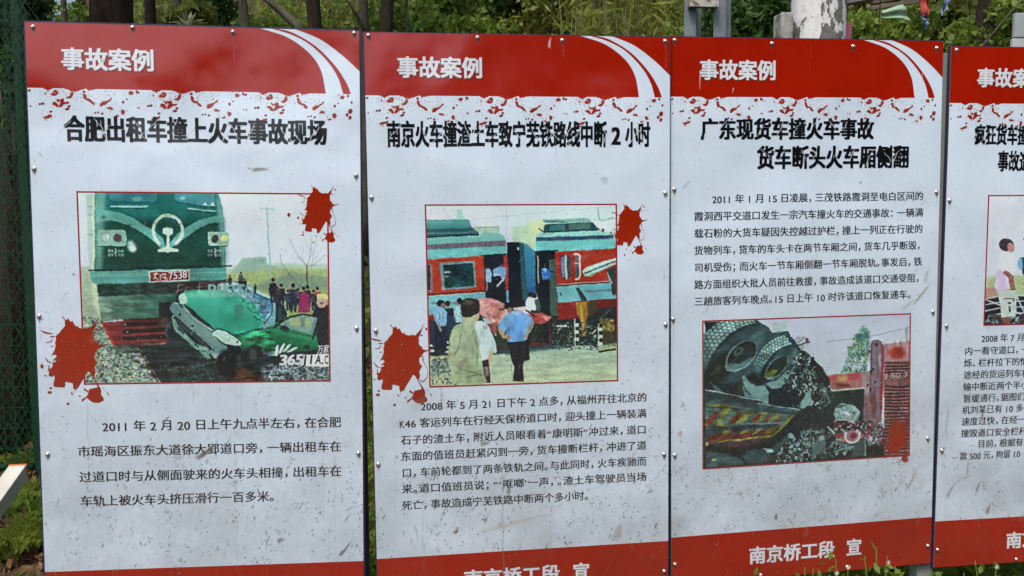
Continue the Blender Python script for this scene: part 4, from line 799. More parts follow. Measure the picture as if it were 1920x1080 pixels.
photo_tree('slim dark mossy tree just right of the thickest trunk', 281, 12, 8.2, seed=2, lean=(-.02, 0), limbs=4)
photo_tree('thin leaning grey-brown tree above the middle of the left board', 456, 10, 8.4, seed=3, lean=(-.05, 0), mat=m_bark2, limbs=3)
photo_tree('dark straight tree above the white curves of the left board', 588, 17, 7.0, seed=4, lean=(-.01, 0), limbs=4)
photo_tree('pale mossy slim tree left of the gap between the first two boards', 682, 11, 8.3, seed=5, lean=(.02, 0), mat=m_bark2, limbs=3)
photo_tree('forked dark tree over the upper left corner of the second board', 729, 15, 6.6, seed=6, limbs=5)
photo_tree('very thin dark sapling right beside the forked tree', 762, 5, 6.6, seed=7, limbs=2, h=5, dense=500)
photo_tree('dark trunk half hidden by bushes above the second board', 888, 17, 9.6, seed=8, limbs=5)
photo_tree('short brown tree stem between the slim trunk and the leaning tree', 330, 9, 9.4, seed=9, limbs=3, mat=m_bark2)
photo_tree('thin dark tree second from the fence at the far left', 150, 11, 9.8, seed=10, limbs=4)
photo_tree('thin pale stem nearest the left fence, before the sky gaps', 122, 7, 8.8, seed=11, mat=m_bark2, limbs=3)
photo_tree('dark leaning tree behind the coloured pennants on the right', 1850, 26, 6.4, seed=12, lean=(.10, 0), limbs=5)
photo_tree('slim tree with brown bark in the bamboo above the second board', 1118, 6, 9.8, seed=13, mat=m_bark2, limbs=3)
photo_tree('short thick stem below the green pennant', 1695, 11, 7.2, seed=14, lean=(.14, 0), limbs=3)

def stick(name, label, pts, r0, mat, cat='branch', Y=None):
    m = MB(); P = [at(*p) for p in pts]; m.tube(P, [r0*(1-.6*i/(len(P)-1)) for i in range(len(P))], 8, rough=.06, seed=len(label)); tag(m.build(name, mat, smooth=True), label, cat); return P
stick('fallen_branch', 'brown fallen branch slanting down left of the dark straight tree', [(566, 66, 6.8), (556, 46, 6.8), (530, 24, 6.8), (492, -8, 6.8), (450, -50, 6.8)], .045, m_bark2)
stick('fallen_branch', 'thin bare dark branch slanting down towards the gap between the first two boards', [(688, 70, 5.8), (676, 40, 5.8), (660, 15, 5.8), (630, -30, 5.8)], .015, m_bark)
stick('fallen_branch', 'thin diagonal stick before the dark leaning tree on the right', [(1840, 90, 5.2), (1880, 40, 5.2), (1930, -15, 5.2)], .009, m_bark2)
stick('dry_stalk', 'thin dry stalk standing behind the top edge of the second board', [(1030, 76, 5), (1034, 40, 5), (1037, -10, 5)], .007, m_bark, 'stalk')

def shrub(label, px, py, Y, r, n, size, mat, seed, el=1.8, name='shrub', droop=0, cat='shrub', group='shrubs on the hillside'):
    p = at(px, py, Y); z = gz(p.x, Y); t = empty(name, (p.x, Y, z)); tag(t, label, cat, group)
    q = random.Random(seed); C = []; m = MB(); H = max(.3, p.z-z)
    for i in range(9):
        a = q.uniform(0, 6.28); e = Vector((math.cos(a)*r[0]*q.uniform(.2, .8), math.sin(a)*r[1]*q.uniform(.2, .8), H+q.uniform(-.7, .7)*r[2])); m.tube([(e.x*.1, e.y*.1, 0), (e.x*.5, e.y*.5, e.z*.55), tuple(e)], [.014, .01, .005], 5)
        C.append(clump(tuple(e), (r[0]*.5, r[1]*.5, r[2]*.5), n//9, seed*17+i))
    m.build('stem', m_bark2, t, smooth=True); tag(leaves('foliage', np.concatenate(C), size, mat, t, el=el, seed=seed, droop=droop), kind='stuff'); return t
for i, (lb, px, py, Y, r, n, s, m_) in enumerate([
    ('light green bush at the foot of the sky gaps', 84, 46, 8.4, (.2, .4, .25), 300, .04, L_fresh), ('dark bush before the thin trees at the far left', 160, 48, 9.6, (.3, .4, .25), 450, .04, L_fresh),
    ('dark green bush between the trunks, left of the forked tree', 400, 12, 10.5, (.34, .4, .5), 2400, .045, L_dark), ('brown-green scrub behind the spiky plant', 340, 44, 9.0, (.35, .4, .25), 700, .06, L_olive),
    ('dark broad bush right of the forked tree', 830, 14, 8.8, (.75, .5, .6), 3000, .05, L_fresh), ('dark bush wrapping the half hidden trunk', 940, 14, 9.6, (.7, .5, .6), 3000, .045, L_dark),
    ('olive bush above the middle of the second board', 1010, 16, 9.2, (.8, .5, .6), 3400, .045, L_olive), ('dense green bush between the steel frame and the white pillar', 1418, 28, 5.6, (.42, .4, .42), 4200, .035, L_dark),
    ('bright bush right of the white pillar', 1640, 46, 6.6, (.5, .4, .35), 3000, .035, L_fresh), ('bush behind the red and blue pennant', 1740, 50, 7.4, (.6, .4, .4), 2400, .055, L_olive),
    ('bright green low bush beside the grey sign at the right edge', 1890, 66, 6.4, (.45, .4, .3), 3000, .035, L_fresh), ('dark bush at the foot of the leaning tree', 1800, 62, 7.6, (.5, .4, .35), 3000, .035, L_dark),
    ('leafy bush behind the steel frame', 1330, 40, 7.0, (.6, .4, .5), 3000, .04, L_fresh), ('tall bush high behind the pennants', 1780, 8, 9.4, (1.2, .6, .5), 4200, .045, L_fresh), ('bush high behind the white pillar', 1600, 4, 9.6, (1.2, .6, .5), 4200, .045, L_olive),
    ('yellow-green low bush above the white curves of the left board', 520, 62, 9.0, (.6, .5, .2), 1600, .04, L_fresh), ('low bush between the first two boards', 640, 60, 9.2, (.6, .5, .25), 1600, .04, L_olive)]):
    shrub(lb, px, py, Y, r, n, s, m_, 40+i)
# a thicket of bamboo between the second board's bushes and the steel frame
bam = empty('bamboo_thicket', at(1180, 60, 8.2)); bam.location.z = gz(bam.location.x, 8.2); tag(bam, 'thicket of bamboo with long narrow leaves left of the steel frame', 'bamboo')
m = MB(); C = []
q = random.Random(5)
for i in range(60):
    p = at(q.uniform(1040, 1330), 40, q.uniform(7.6, 9.4)); z = gz(p.x, p.y); dx, dy = q.uniform(-.25, .25), q.uniform(-.2, .2); H = q.uniform(2.2, 4)
    P_ = [Vector((p.x+dx*s*s, p.y+dy*s*s, z+H*s))-bam.location for s in (0, .3, .6, .85, 1)]; m.tube([tuple(v) for v in P_], [.012, .011, .009, .006, .003], 5)
    for k in range(70): s = q.uniform(.12, 1); C.append((p.x+dx*s*s+q.gauss(0, .14)-bam.location.x, p.y+dy*s*s+q.gauss(0, .14)-bam.location.y, z+H*s-bam.location.z))
tag(m.build('culm', noisy_mat('bamboo culm', [(.3, (.10, .10, .03)), (.7, (.22, .20, .08))], 5, .5, .1), bam, smooth=True), kind='stuff')
tag(leaves('foliage', C, .032, leaf_mat('bamboo leaves', [(.2, (.08, .11, .016)), (.5, (.2, .24, .035)), (.85, (.38, .40, .09))], 1.5), bam, el=6.5, up=-.1), kind='stuff')
# spiky plant
def spiky(label, px, py, Y, L, n, mat, seed):
    p = at(px, py, Y); q = np.random.default_rng(seed); V = []
    for i in range(n):
        a = q.uniform(0, 6.28); e = q.uniform(.3, 1.3); l = L*q.uniform(.7, 1.1); d = np.array([math.cos(a)*math.cos(e), math.sin(a)*math.cos(e), math.sin(e)]); s = np.array([-math.sin(a), math.cos(a), 0])*.016
        m_ = d*l*.55; t_ = d*l+np.array([0, 0, -.25*l*math.cos(e)]); V += [[-s*.4, s*.4, m_+s, m_-s], [m_-s, m_+s, t_+s*.08, t_-s*.08]]
    h = p.z-gz(p.x, Y); o = link_mesh('spiky_plant', quads_mesh('spiky_plant', np.array(V)), mat); o.location = p; 
    return tag(o, label, 'plant')
L_spike = leaf_mat('spiky leaves', [(.2, (.10, .13, .06)), (.8, (.3, .34, .2))], 1)
spiky('pale spiky-leaved plant rising above the left board between tree trunks', 352, 52, 6.6, .17, 16, L_spike, 3)
spiky('dark green broad-bladed plant right of the forked tree', 775, 62, 6.4, .2, 12, L_dark, 4)

# ---------------------------------------------------------------- things behind the boards
m_steel = noisy_mat('grey-blue painted steel', [(.3, (.12, .155, .17)), (.62, (.19, .23, .25)), (.8, (.25, .28, .29))], 5, .5, .15)
m_rust = noisy_mat('chipped pale paint over rust', [(.40, (.10, .055, .03)), (.47, (.40, .39, .34)), (.7, (.55, .55, .5))], 14, .7, .4, warp=1)
fr = empty('steel_frame', (at(1330, 60, 4.6).x, 4.6, 0)); tag(fr, 'grey painted steel frame of two channel uprights with a chipped rail across', 'steel frame')
for x0, x1, x2 in ((1283, 1303, 1322), (1338, 1360, 1378)):
    a, c, d = at(x0, 60, 4.6).x-fr.location.x, at(x1, 60, 4.6).x-fr.location.x, at(x2, 60, 4.6).x-fr.location.x
    m = MB(); m.box((a, 0, 0), (c, .008, 3.3)); m.box((c, -.0, 0), (c+.006, .07, 3.3)); m.box((c+.006, .062, 0), (d, .07, 3.3)); m.build('upright', m_steel, fr, bevel=.002)
za, zb = at(1300, 16, 4.6).z, at(1300, -6, 4.6).z
m = MB(); m.box((at(1289, 0, 4.6).x-fr.location.x, -.045, za), (at(1342, 0, 4.6).x-fr.location.x, -.003, zb)); m.build('cross_rail', m_rust, fr, bevel=.002)

def pillar_mat():
    m, t, p = new_mat('white paint peeling off concrete'); tc = N(t, 'ShaderNodeTexCoord'); mp = N(t, 'ShaderNodeMapping'); mp.inputs['Scale'].default_value = (1, 1, .42); t.links.new(tc.outputs['Object'], mp.inputs[0])
    n = N(t, 'ShaderNodeTexNoise', i_Scale=5.2, i_Detail=8, i_Roughness=.62, i_Distortion=.5); t.links.new(mp.outputs[0], n.inputs['Vector'])
    edge = ramp(t, n.outputs[0], [(.505, (0, 0, 0)), (.514, (1, 1, 1))]); n2 = N(t, 'ShaderNodeTexNoise', i_Scale=30, i_Detail=5); t.links.new(tc.outputs['Object'], n2.inputs['Vector'])
    c1 = ramp(t, n2.outputs[0], [(.3, (.09, .085, .08)), (.7, (.19, .18, .17))]); c2 = ramp(t, n2.outputs[0], [(.25, (.50, .52, .50)), (.6, (.68, .70, .70))])
    mx = N(t, 'ShaderNodeMix', data_type='RGBA'); t.links.new(edge, mx.inputs[0]); t.links.new(c1, mx.inputs[6]); t.links.new(c2, mx.inputs[7]); t.links.new(mx.outputs[2], p.inputs['Base Color'])
    bp_ = N(t, 'ShaderNodeBump', i_Strength=1, i_Distance=.012); t.links.new(edge, bp_.inputs['Height']); t.links.new(bp_.outputs[0], p.inputs['Normal']); p.inputs['Roughness'].default_value = .6; return m
m_pil = pillar_mat()
pc_ = at(1533, 40, 5.0); R_ = 52/F*5.0
pl = empty('white_pillar', (pc_.x, 5.0, gz(pc_.x, 5))); tag(pl, 'thick round white pillar with peeling paint behind the third board', 'pillar')
m = MB(); m.tube([(0, 0, -.2+i*.14) for i in range(30)], R_, 32, rough=.006, seed=2); m.build('shaft', m_pil, pl, smooth=True)
st = at(1476, 22, 4.9); m = MB(); w_ = 11/F*4.9; m.box((st.x-w_-pl.location.x, -.10, 1.2), (st.x+w_*1.3-pl.location.x, .02, st.z-pl.location.z)); m.build('side_stub', noisy_mat('weathered concrete stub', [(.35, (.10, .10, .09)), (.5, (.30, .30, .28)), (.75, (.45, .46, .44))], 16, .9, .6), pl, bevel=.012)
m = MB(); a, c = at(1584, 42, 5.2), at(1596, 76, 5.2); m.box((a.x, 5.2, c.z-.6), (c.x, 5.23, a.z)); tag(m.build('pink_strip', noisy_mat('faded pink paint', [(.3, (.5, .10, .2)), (.7, (.62, .18, .28))], 9, .6, .1)), 'narrow faded pink board standing against the right side of the white pillar', 'board')
# grey beam to the right of the pillar, brown bars further right
def bar(name, label, p0, p1, th, mat, cat):
    a, c = Vector(p0), Vector(p1); d = c-a; M = Matrix.Translation(a) @ d.to_track_quat('X', 'Z').to_matrix().to_4x4(); m = MB(); m.box((0, -th/2, -th/2), (d.length, th/2, th/2), M); return tag(m.build(name, mat, bevel=.004), label, cat)
m_brown = noisy_mat('weathered brown timber', [(.3, (.07, .055, .04)), (.7, (.18, .14, .11))], 7, .9, .4, stretch=(.4, 3, 3))
bar('grey_beam', 'grey beam running right from the top of the white pillar', at(1575, -2, 5.0), at(1640, -14, 5.0), .085, noisy_mat('dull grey paint', [(.3, (.12, .12, .12)), (.7, (.22, .22, .21))], 6, .6, .2), 'beam')
for i, (x0, y0, x1, y1, lb) in enumerate(((1632, 16, 1722, 2, 'lower of the two thin brown rails behind the green pennant'), (1636, 4, 1740, -12, 'upper of the two thin brown rails behind the green pennant'))):
    bar('timber_rail', lb, at(x0, y0, 6.0), at(x1, y1, 6.0), .03, m_brown, 'rail')
m = MB(); m.tube([at(1655, -60, 5.4), at(1651, 0, 5.4), at(1648, 40, 5.4), at(1647, 76, 5.4)], .0035, 5); tag(m.build('hanging_wire', m_bark), 'thin dark wire hanging at the left corner of the green pennant', 'wire')
def cloth(name, label, pts, Y, cols, cat='pennant', seed=0):
    """a small rippled flag of real cloth; pts are its outline from top left, clockwise"""
    P = [at(x, y, Y) for x, y in pts]; n = 10; V = []; Fc = []
    for j in range(n+1):
        for i in range(n+1):
            s, t_ = i/n, j/n; v = (P[0]*(1-s)+P[1]*s)*(1-t_)+(P[3]*(1-s)+P[2]*s)*t_; v.y += .018*math.sin(s*7+seed)+.012*math.sin(t_*9+seed*2); V.append(tuple(v))
    for j in range(n):
        for i in range(n): k = j*(n+1)+i; Fc.append((k, k+1, k+n+2, k+n+1))
    m = MB(); m.add(V, Fc); o = m.build(name, cols, smooth=True); sd = o.modifiers.new('thickness', 'SOLIDIFY'); sd.thickness = .0015; return tag(o, label, cat)
def cloth_mat(name, c1, c2, z=None):
    m, t, p = new_mat(name); tc = N(t, 'ShaderNodeTexCoord'); n = N(t, 'ShaderNodeTexNoise', i_Scale=10, i_Detail=3); t.links.new(tc.outputs['Object'], n.inputs['Vector'])
    if z is None: c = ramp(t, n.outputs[0], [(.3, c1), (.7, c2)])
    else:
        sx = N(t, 'ShaderNodeSeparateXYZ'); t.links.new(tc.outputs['Object'], sx.inputs[0]); mr = N(t, 'ShaderNodeMapRange'); mr.inputs[1].default_value = z-.012; mr.inputs[2].default_value = z+.012; t.links.new(sx.outputs[2], mr.inputs[0])
        c = ramp(t, mr.outputs[0], [(.0, c2), (1, c1)])
    t.links.new(c, p.inputs['Base Color']); p.inputs['Roughness'].default_value = .75; return m
cloth('pennant', 'pale green pennant cut to a blunt triangle, hanging from the string', [(1655, 20), (1697, 6), (1709, 39), (1656, 33)], 5.4, cloth_mat('pale green cloth', (.20, .33, .22), (.30, .42, .28)), seed=1)
cloth('pennant', 'pennant with a red upper half and a blue lower half', [(1731, -12), (1746, -12), (1741, 34), (1727, 28)], 5.4, cloth_mat('red cloth', (.32, .03, .02), (.42, .06, .05)), seed=2)
cloth('pennant', 'blue tip of cloth hanging below the red pennant', [(1728, 29), (1740, 35), (1738, 55), (1730, 44)], 5.39, cloth_mat('blue-grey cloth', (.10, .17, .28), (.16, .24, .36)), seed=3)
cloth('pennant', 'slate blue pennant, rightmost of the string', [(1770, -12), (1783, -10), (1772, 20), (1761, 33)], 5.4, cloth_mat('slate blue cloth', (.12, .18, .34), (.2, .26, .42)), seed=4)
for o_ in bpy.data.objects:
    if o_.name.startswith('pennant'): o_['group'] = 'string of coloured pennants'
# grey sign at the right edge
sg = empty('grey_sign', (at(1912, 60, 3.3).x, 3.3, 0)); tag(sg, 'light grey sign panel at the right edge of the picture, behind the last board', 'sign')
X0, X1 = at(1904, 50, 3.3).x-sg.location.x, at(1904, 50, 3.3).x+.7-sg.location.x
m = MB(); m.box((X0, 0, at(1910, 70, 3.3).z), (X1, .02, at(1910, 24, 3.3).z)); m.build('upper_panel', noisy_mat('light grey enamel', [(.3, (.30, .34, .36)), (.7, (.38, .42, .44))], 5, .5, .1), sg, bevel=.003)
m = MB(); m.box((X0-.006, 0, at(1910, 110, 3.3).z), (X1, .02, at(1910, 72, 3.3).z)); m.build('lower_panel', noisy_mat('pale enamel', [(.3, (.42, .45, .47)), (.7, (.5, .53, .54))], 5, .5, .1), sg, bevel=.003)
for x_ in (.12, .58): m = MB(); m.box((x_, .021, -.1), (x_+.04, .06, at(1910, 24, 3.3).z-.02)); m.build('leg', m_steel, sg)

# posts that carry the boards
m_post = noisy_mat('grey-green post paint', [(.3, (.16, .18, .17)), (.7, (.25, .27, .25))], 6, .55, .15)
m_pdark = noisy_mat('dark weathered post', [(.3, (.018, .02, .018)), (.7, (.05, .055, .048))], 7, .6, .2)
for i, (x, wd, m_, lb) in enumerate(((.5*(at(673, 700, 2.6).x+at(686, 700, 2.6).x), .0205, m_pdark, 'dark post showing in the gap between the first and second boards'), (.816, .05, m_post, 'post hidden behind the seam of the second and third boards, foot only'), (1.731, .058, m_post, 'grey post in the gap between the third and rightmost boards'), (-.93, .04, m_pdark, 'post hidden behind the outer edge of the leftmost board'), (2.64, .05, m_post, 'post at the outer end of the rightmost board'))):
    m = MB(); top = EYE+(.50 if i != 2 else .515); m.box((x-wd/2, 2.584, gz(x, 2.6)-.15), (x+wd/2, 2.634, top)); tag(m.build('board_post', m_, bevel=.003), lb, 'post', 'posts carrying the display boards')

# ---------------------------------------------------------------- fence at the left
m_green = noisy_mat('dark green coated wire', [(.3, (.008, .06, .022)), (.7, (.02, .12, .05))], 12, .45, .1)
m_gpost = noisy_mat('dark green post paint', [(.3, (.004, .035, .014)), (.7, (.010, .07, .028))], 8, .5, .15)
FY = 5.2
fx = at(37, 300, FY).x
fe = empty('chain_link_fence', (fx, FY, gz(fx, FY))); tag(fe, 'dark green wire mesh fence with its post beside the leftmost board', 'fence')
m = MB(); m.box((-.022, .03, -.1), (.026, .078, 4.1)); m.build('post', m_gpost, fe, bevel=.004)
for z_ in (.06, 2.58, 4.0): m = MB(); m.tube([(-4.6, .02, z_), (-.02, .02, z_)], .018, 8); m.build('rail', m_gpost, fe, smooth=True)
V = []; cell = .085; Z1 = 3.98
def wire(a, c, r_=.0018):
    a, c = np.array(a), np.array(c); d = c-a; d /= np.linalg.norm(d); s = np.cross(d, [0, 1, 0])*r_; t_ = np.array([0, r_, 0])
    return [[a-s, a+s, c+s, c-s], [a-t_, a+t_, c+t_, c-t_]]
x = -3.6; row = 0
while x < .10:                                              # diamond mesh: zigzag wires
    z_ = 0; k = row % 2; row += 1
    while z_ < Z1:
        xa, xb = x+(k % 2)*cell*.5, x+((k+1) % 2)*cell*.5
        V += wire((xa, .0, z_), (xb, .003, z_+cell*.8), .0012)
        z_ += cell*.8; k += 1
    x += cell*.5
tag(link_mesh('diamond_mesh', quads_mesh('diamond_mesh', np.array(V)), m_green, fe), kind='stuff')
V = []; x = -4.6
while x < -.03: V += wire((x, .01, .05), (x, .01, Z1), .0024); x += .06
z_ = .05
while z_ < Z1: V += wire((-4.6, .008, z_), (-.03, .008, z_), .002); z_ += .12
tag(link_mesh('welded_mesh', quads_mesh('welded_mesh', np.array(V)), m_green, fe), kind='stuff')
# bunched strip of netting hanging beside the post
V = []; q = np.random.default_rng(4)
for k in range(9):
    for z_ in np.arange(.1, Z1, .07):
        f_ = 1 if z_ > 2.4 else 1+1.6*min(1, (2.4-z_)/1.3); x = (k*.014-.055)*f_-.02*(f_-1); y = -.03+.03*math.sin(k*1.9+z_*.8); s_ = q.uniform(.7, 1.2)
        V += wire((x, y, z_), (x+.04*s_, y+.01, z_+.08), .0019); V += wire((x+.04, y+.01, z_), (x, y, z_+.085*s_), .0019)
tag(link_mesh('bunched_netting', quads_mesh('bunched_netting', np.array(V)), noisy_mat('green netting', [(.3, (.006, .04, .018)), (.7, (.02, .10, .05))], 12, .5, .1), fe), kind='stuff')

# trunk seen through the mesh, at the far left
tw = at(14, 430, 6.0); tt = empty('tree', (tw.x, 6.0, gz(tw.x, 6)-.05)); tt.scale = (1.7, 1.7, 1.7); tag(tt, 'gnarled brown tree with ribbed bark and a dark hollow behind the left fence', 'tree', 'trees on the hillside behind the boards')
m = MB(); m.tube([(-.22, 0, 0), (-.16, 0, .35), (-.08, .0, .8), (-.12, .02, 1.2), (-.38, .04, 1.5), (-.75, .05, 2.1), (-1.1, .1, 3.4)], [.24, .19, .155, .14, .12, .11, .08], 20, rough=.10, seed=8); m.build('trunk', noisy_mat('ribbed brown bark', [(.3, (.03, .018, .012)), (.5, (.10, .06, .04)), (.75, (.20, .13, .09))], 9, .95, 1, bscale=16, stretch=(3, 3, .45), dist=.06, spec=.1), tt, smooth=True)
m = MB(); m.add([(-.13+.055*math.cos(a_)+.02, -.175-.004*math.sin(a_), .82+.15*math.sin(a_)) for a_ in np.linspace(0, 6.1, 14)], [tuple(range(14))]); m.build('hollow', noisy_mat('rotten hollow', [(.3, (.003, .002, .002)), (.7, (.012, .008, .006))], 9, 1, .5), tt)
C = np.concatenate([clump((q_[0], q_[1], q_[2]), (.25, .3, .3), 900, 80+i) for i, q_ in enumerate([(-.5, .1, 3.0), (-.75, .2, 2.6), (-.3, .3, 3.1), (-.5, .4, 2.2)])]); tag(leaves('crown', C, .035, L_dark, tt), kind='stuff')
for i, (lb, px, py, Y, r, n, s, m_) in enumerate([('dark leafy bush behind the fence near the top left corner', 2, 50, 6.8, (.3, .3, .5), 2400, .045, L_dark), ('mid green bush behind the fence halfway up', 6, 200, 7.0, (.35, .3, .5), 2200, .04, L_fresh)]):
    shrub(lb, px, py, Y, r, n, s, m_, 70+i, group='weeds and bushes by the left fence', cat='shrub' if i < 2 else 'weeds', name='shrub' if i < 2 else 'weed_clump')
def on_ground(px, py):
    Y = 3.0
    while Y < 12 and at(px, py, Y).z > gz(at(px, py, Y).x, Y): Y += .02
    return at(px, py, Y)
for i, (lb, px, py, r, n, s, H) in enumerate((('low bright weeds at the foot of the fence', 24, 790, .22, 1500, .03, .22), ('weeds against the board edge right of the painted beam end', 62, 880, .06, 260, .022, .08), ('small grassy clump below the painted beam', 30, 945, .07, 300, .02, .07), ('grassy weed clump at the lower left corner', 34, 1040, .10, 700, .02, .09), ('leafy weed touching the board near the lower left corner', 66, 985, .05, 260, .02, .05))):
    p = on_ground(px, py); q = np.random.default_rng(90+i); a_ = q.uniform(0, 6.28, n); rr = r*np.sqrt(q.random(n)); C = np.stack([rr*np.cos(a_), rr*np.sin(a_)*.9, .01+H*q.random(n)*(1.1-rr/r)], 1)
    t = empty('weed_clump', p); tag(t, lb, 'weeds', 'weeds and bushes by the left fence'); tag(leaves('foliage', C, s, L_fresh, t, el=2.0, up=.6, seed=i), kind='stuff'); tag(blades('grass_blades', C*[1, 1, 0], H*1.5, .006, L_grass, 20+i, .5, t), kind='stuff')
# white painted beam with an orange end
Yb = 3.35; A = at(36, 884, Yb); Bp = at(-40, 990, Yb-.35)
be = empty('painted_beam', A); tag(be, 'square white painted beam with an orange end, leaning in from the left edge', 'beam')
d = Bp-A; M = d.to_track_quat('X', 'Z').to_matrix().to_4x4()
m = MB(); m.box((.006, -.030, -.030), (1.5, .030, .030), M); m.build('shaft', noisy_mat('cream white paint', [(.3, (.42, .42, .36)), (.7, (.56, .56, .50))], 8, .5, .1), be, bevel=.003)
m = MB(); m.box((0, -.031, -.031), (.0058, .031, .031), M); m.build('end_cap', noisy_mat('orange paint', [(.3, (.5, .12, .03)), (.7, (.65, .2, .06))], 8, .5, .1), be)

# ---------------------------------------------------------------- weeds under the boards on the right
def weed(label, px, py, Y, n, seed, flowers=0, spread=.09):
    p = at(px, py, Y); z = gz(p.x, Y); H = max(.08, p.z-z); t = empty('weed', (p.x, Y, z)); tag(t, label, 'weeds', 'weeds growing under the boards on the right')
    q = random.Random(seed); m = MB(); C = []; Fl = []
    for i in range(7):
        a = q.uniform(0, 6.28); r_ = q.uniform(.1, 1)*spread; e = (math.cos(a)*r_, math.sin(a)*r_*.6, H*q.uniform(.72, 1.0)); m.tube([(0, 0, 0), (e[0]*.4, e[1]*.4, e[2]*.6), e], [.003, .0025, .0014], 5)
        for k in range(n//7): s = q.uniform(.3, 1)**.7; C.append((e[0]*s+q.gauss(0, .018), e[1]*s+q.gauss(0, .018), e[2]*s+q.gauss(0, .012)))
        if i < flowers: Fl.append(e)
    m.build('stem', L_fresh, t, smooth=True); tag(leaves('foliage', C, .014, L_fresh, t, el=1.9, seed=seed), kind='stuff')
    if Fl:
        V = []
        for e in Fl:
            for k in range(6): a = k*1.05; c_ = np.array(e)+[0, 0, .006]; r1 = .006; V.append([c_, c_+[r1*math.cos(a-.35), -.001, r1*math.sin(a-.35)], c_+[r1*1.4*math.cos(a), -.002, r1*1.4*math.sin(a)], c_+[r1*math.cos(a+.35), -.001, r1*math.sin(a+.35)]])
        link_mesh('flower_heads', quads_mesh('flower_heads', np.array(V)), noisy_mat('white petals', [(.3, (.55, .55, .45)), (.7, (.75, .75, .62))], 5, .6, .05), t)
for i, (px, py, Y, fl, lb) in enumerate(((1425, 1066, 2.40, 0, 'low weed under the foot band left of the third board lettering end'), (1515, 1030, 2.38, 1, 'tallest flowering weed reaching over the word on the third board'), (1585, 1045, 2.40, 3, 'weed with three small white flowers below the third board'), (1650, 1030, 2.42, 2, 'thin weed with pale flowers right of the three-flowered weed'),
                                         (1700, 1062, 2.46, 0, 'low weed just left of the grey post foot'), (1790, 1050, 2.44, 2, 'bushy weed below the left corner of the rightmost board'), (1855, 1050, 2.44, 1, 'bushy weed at the lower right near the picture corner'), (1560, 1072, 2.5, 0, 'dark low weed between the flowering weeds'), (1900, 1066, 2.5, 0, 'last weed at the lower right corner'))):
    weed(lb, px, py, Y, 150 if i in (5, 6) else 90, 200+i, fl, .07 if i in (5, 6) else .05)
P = field(9000, .5, 3.6, 2.55, 5.5, 31); tag(blades('rough_grass', P, .16, .009, L_grass, 5, .45), 'rough grass under and behind the boards on the right', 'grass', kind='stuff')

# ---------------------------------------------------------------- trees across the path, behind the photographer: they show only as reflections in the glossy sheets
def low_tree(label, x, y, r0, h, wid, n, seed, z0=.8):
    t = empty('tree', (x, y, gz(x, y)-.1)); tag(t, label, 'tree', 'trees across the path behind the photographer'); r = random.Random(seed)
    m = MB(); m.tube([(.1*math.sin(i+seed), .1*math.cos(i*1.3), h*i/8) for i in range(9)], [r0*(1-.08*i) for i in range(9)], 12, rough=.06, seed=seed); m.build('trunk', m_bark, t, smooth=True)
    C = np.concatenate([clump((r.uniform(-wid, wid)*.7, r.uniform(-wid, wid)*.7, r.uniform(z0, h)), (wid*.5, wid*.5, h*.16), n//14, seed*13+j) for j in range(14)])
    tag(leaves('crown', C, .26, L_dark, t, seed=seed), kind='stuff'); return t
for i, (x, y, h, wd_, n) in enumerate(((3.6, -7.5, 6.5, 1.7, 5200), (6.4, -8, 7.5, 2.2, 6400), (10.5, -8.5, 7.5, 2.4, 6400), (15, -9.5, 8, 2.6, 6400), (.9, -11.5, 5, .7, 900), (-2.5, -12.5, 4.6, .6, 800), (1.9, -9.5, 5.5, 1.0, 2000))):
    low_tree(['low-branched tree reflected in the seam of the second and third boards', 'broad dark tree reflected in the third board', 'broad tree reflected in the rightmost board', 'farthest broad tree to the right behind the photographer', 'slim young tree straight behind the photographer', 'slim young tree behind the photographer to the left', 'bushy young tree between the slim tree and the low-branched one'][i], x, y, .16 if i < 4 else .07, h, wd_, n, 60+i)

# a far belt of bushes closes the open ground on that side
C = np.concatenate([clump((-27+i*4.6+rnd.uniform(-1.9, 1.9), -27-1.5*math.sin(i*1.7)+rnd.uniform(-.8, .8), rnd.uniform(.4, 4.9+.6*math.sin(i*2.3))), (1.4, 1, 1.0), 230, 300+i*12+j) for i in range(13) for j in range(12)])
tag(leaves('far_tree_belt', C, .5, L_dark), 'dark belt of bushy trees far behind the photographer', 'tree belt', kind='stuff')
# ---------------------------------------------------------------- the four display boards
BW, BH, HEAD, FOOT = .9, 1.70, .1767, 1.5425      # width, height, foot of the red head band, top of the red foot band
PPM = 1450                                          # print resolution, dots per metre
WHITE_SEEN = np.array((208, 222, 240.))
def to_lin(c): c = np.clip(c, 0, 255)/255; return np.where(c < .04045, c/12.92, ((c+.055)/1.055)**2.4)
def to_srgb(c): c = np.clip(c, 0, 1); return np.where(c < .0031308, c*12.92, 1.055*c**(1/2.4)-.055)
def ink(c):
    """reflectance of a printed colour, from the way it looks next to the sheet's own white"""
    return np.clip(to_lin(np.asarray(c, float))/to_lin(WHITE_SEEN)*np.array([.655, .79, .92]), 0, .93)
def make_image(name, rgb, alpha=None):
    h, w_ = rgb.shape[:2]; im = bpy.data.images.new(name, w_, h, alpha=alpha is not None)
    px = np.ones((h, w_, 4), np.float32); px[..., :3] = rgb
    if alpha is not None: px[..., 3] = alpha; im.alpha_mode = 'CHANNEL_PACKED'
    im.pixels.foreach_set(np.ascontiguousarray(px[::-1]).ravel()); im.update(); return im

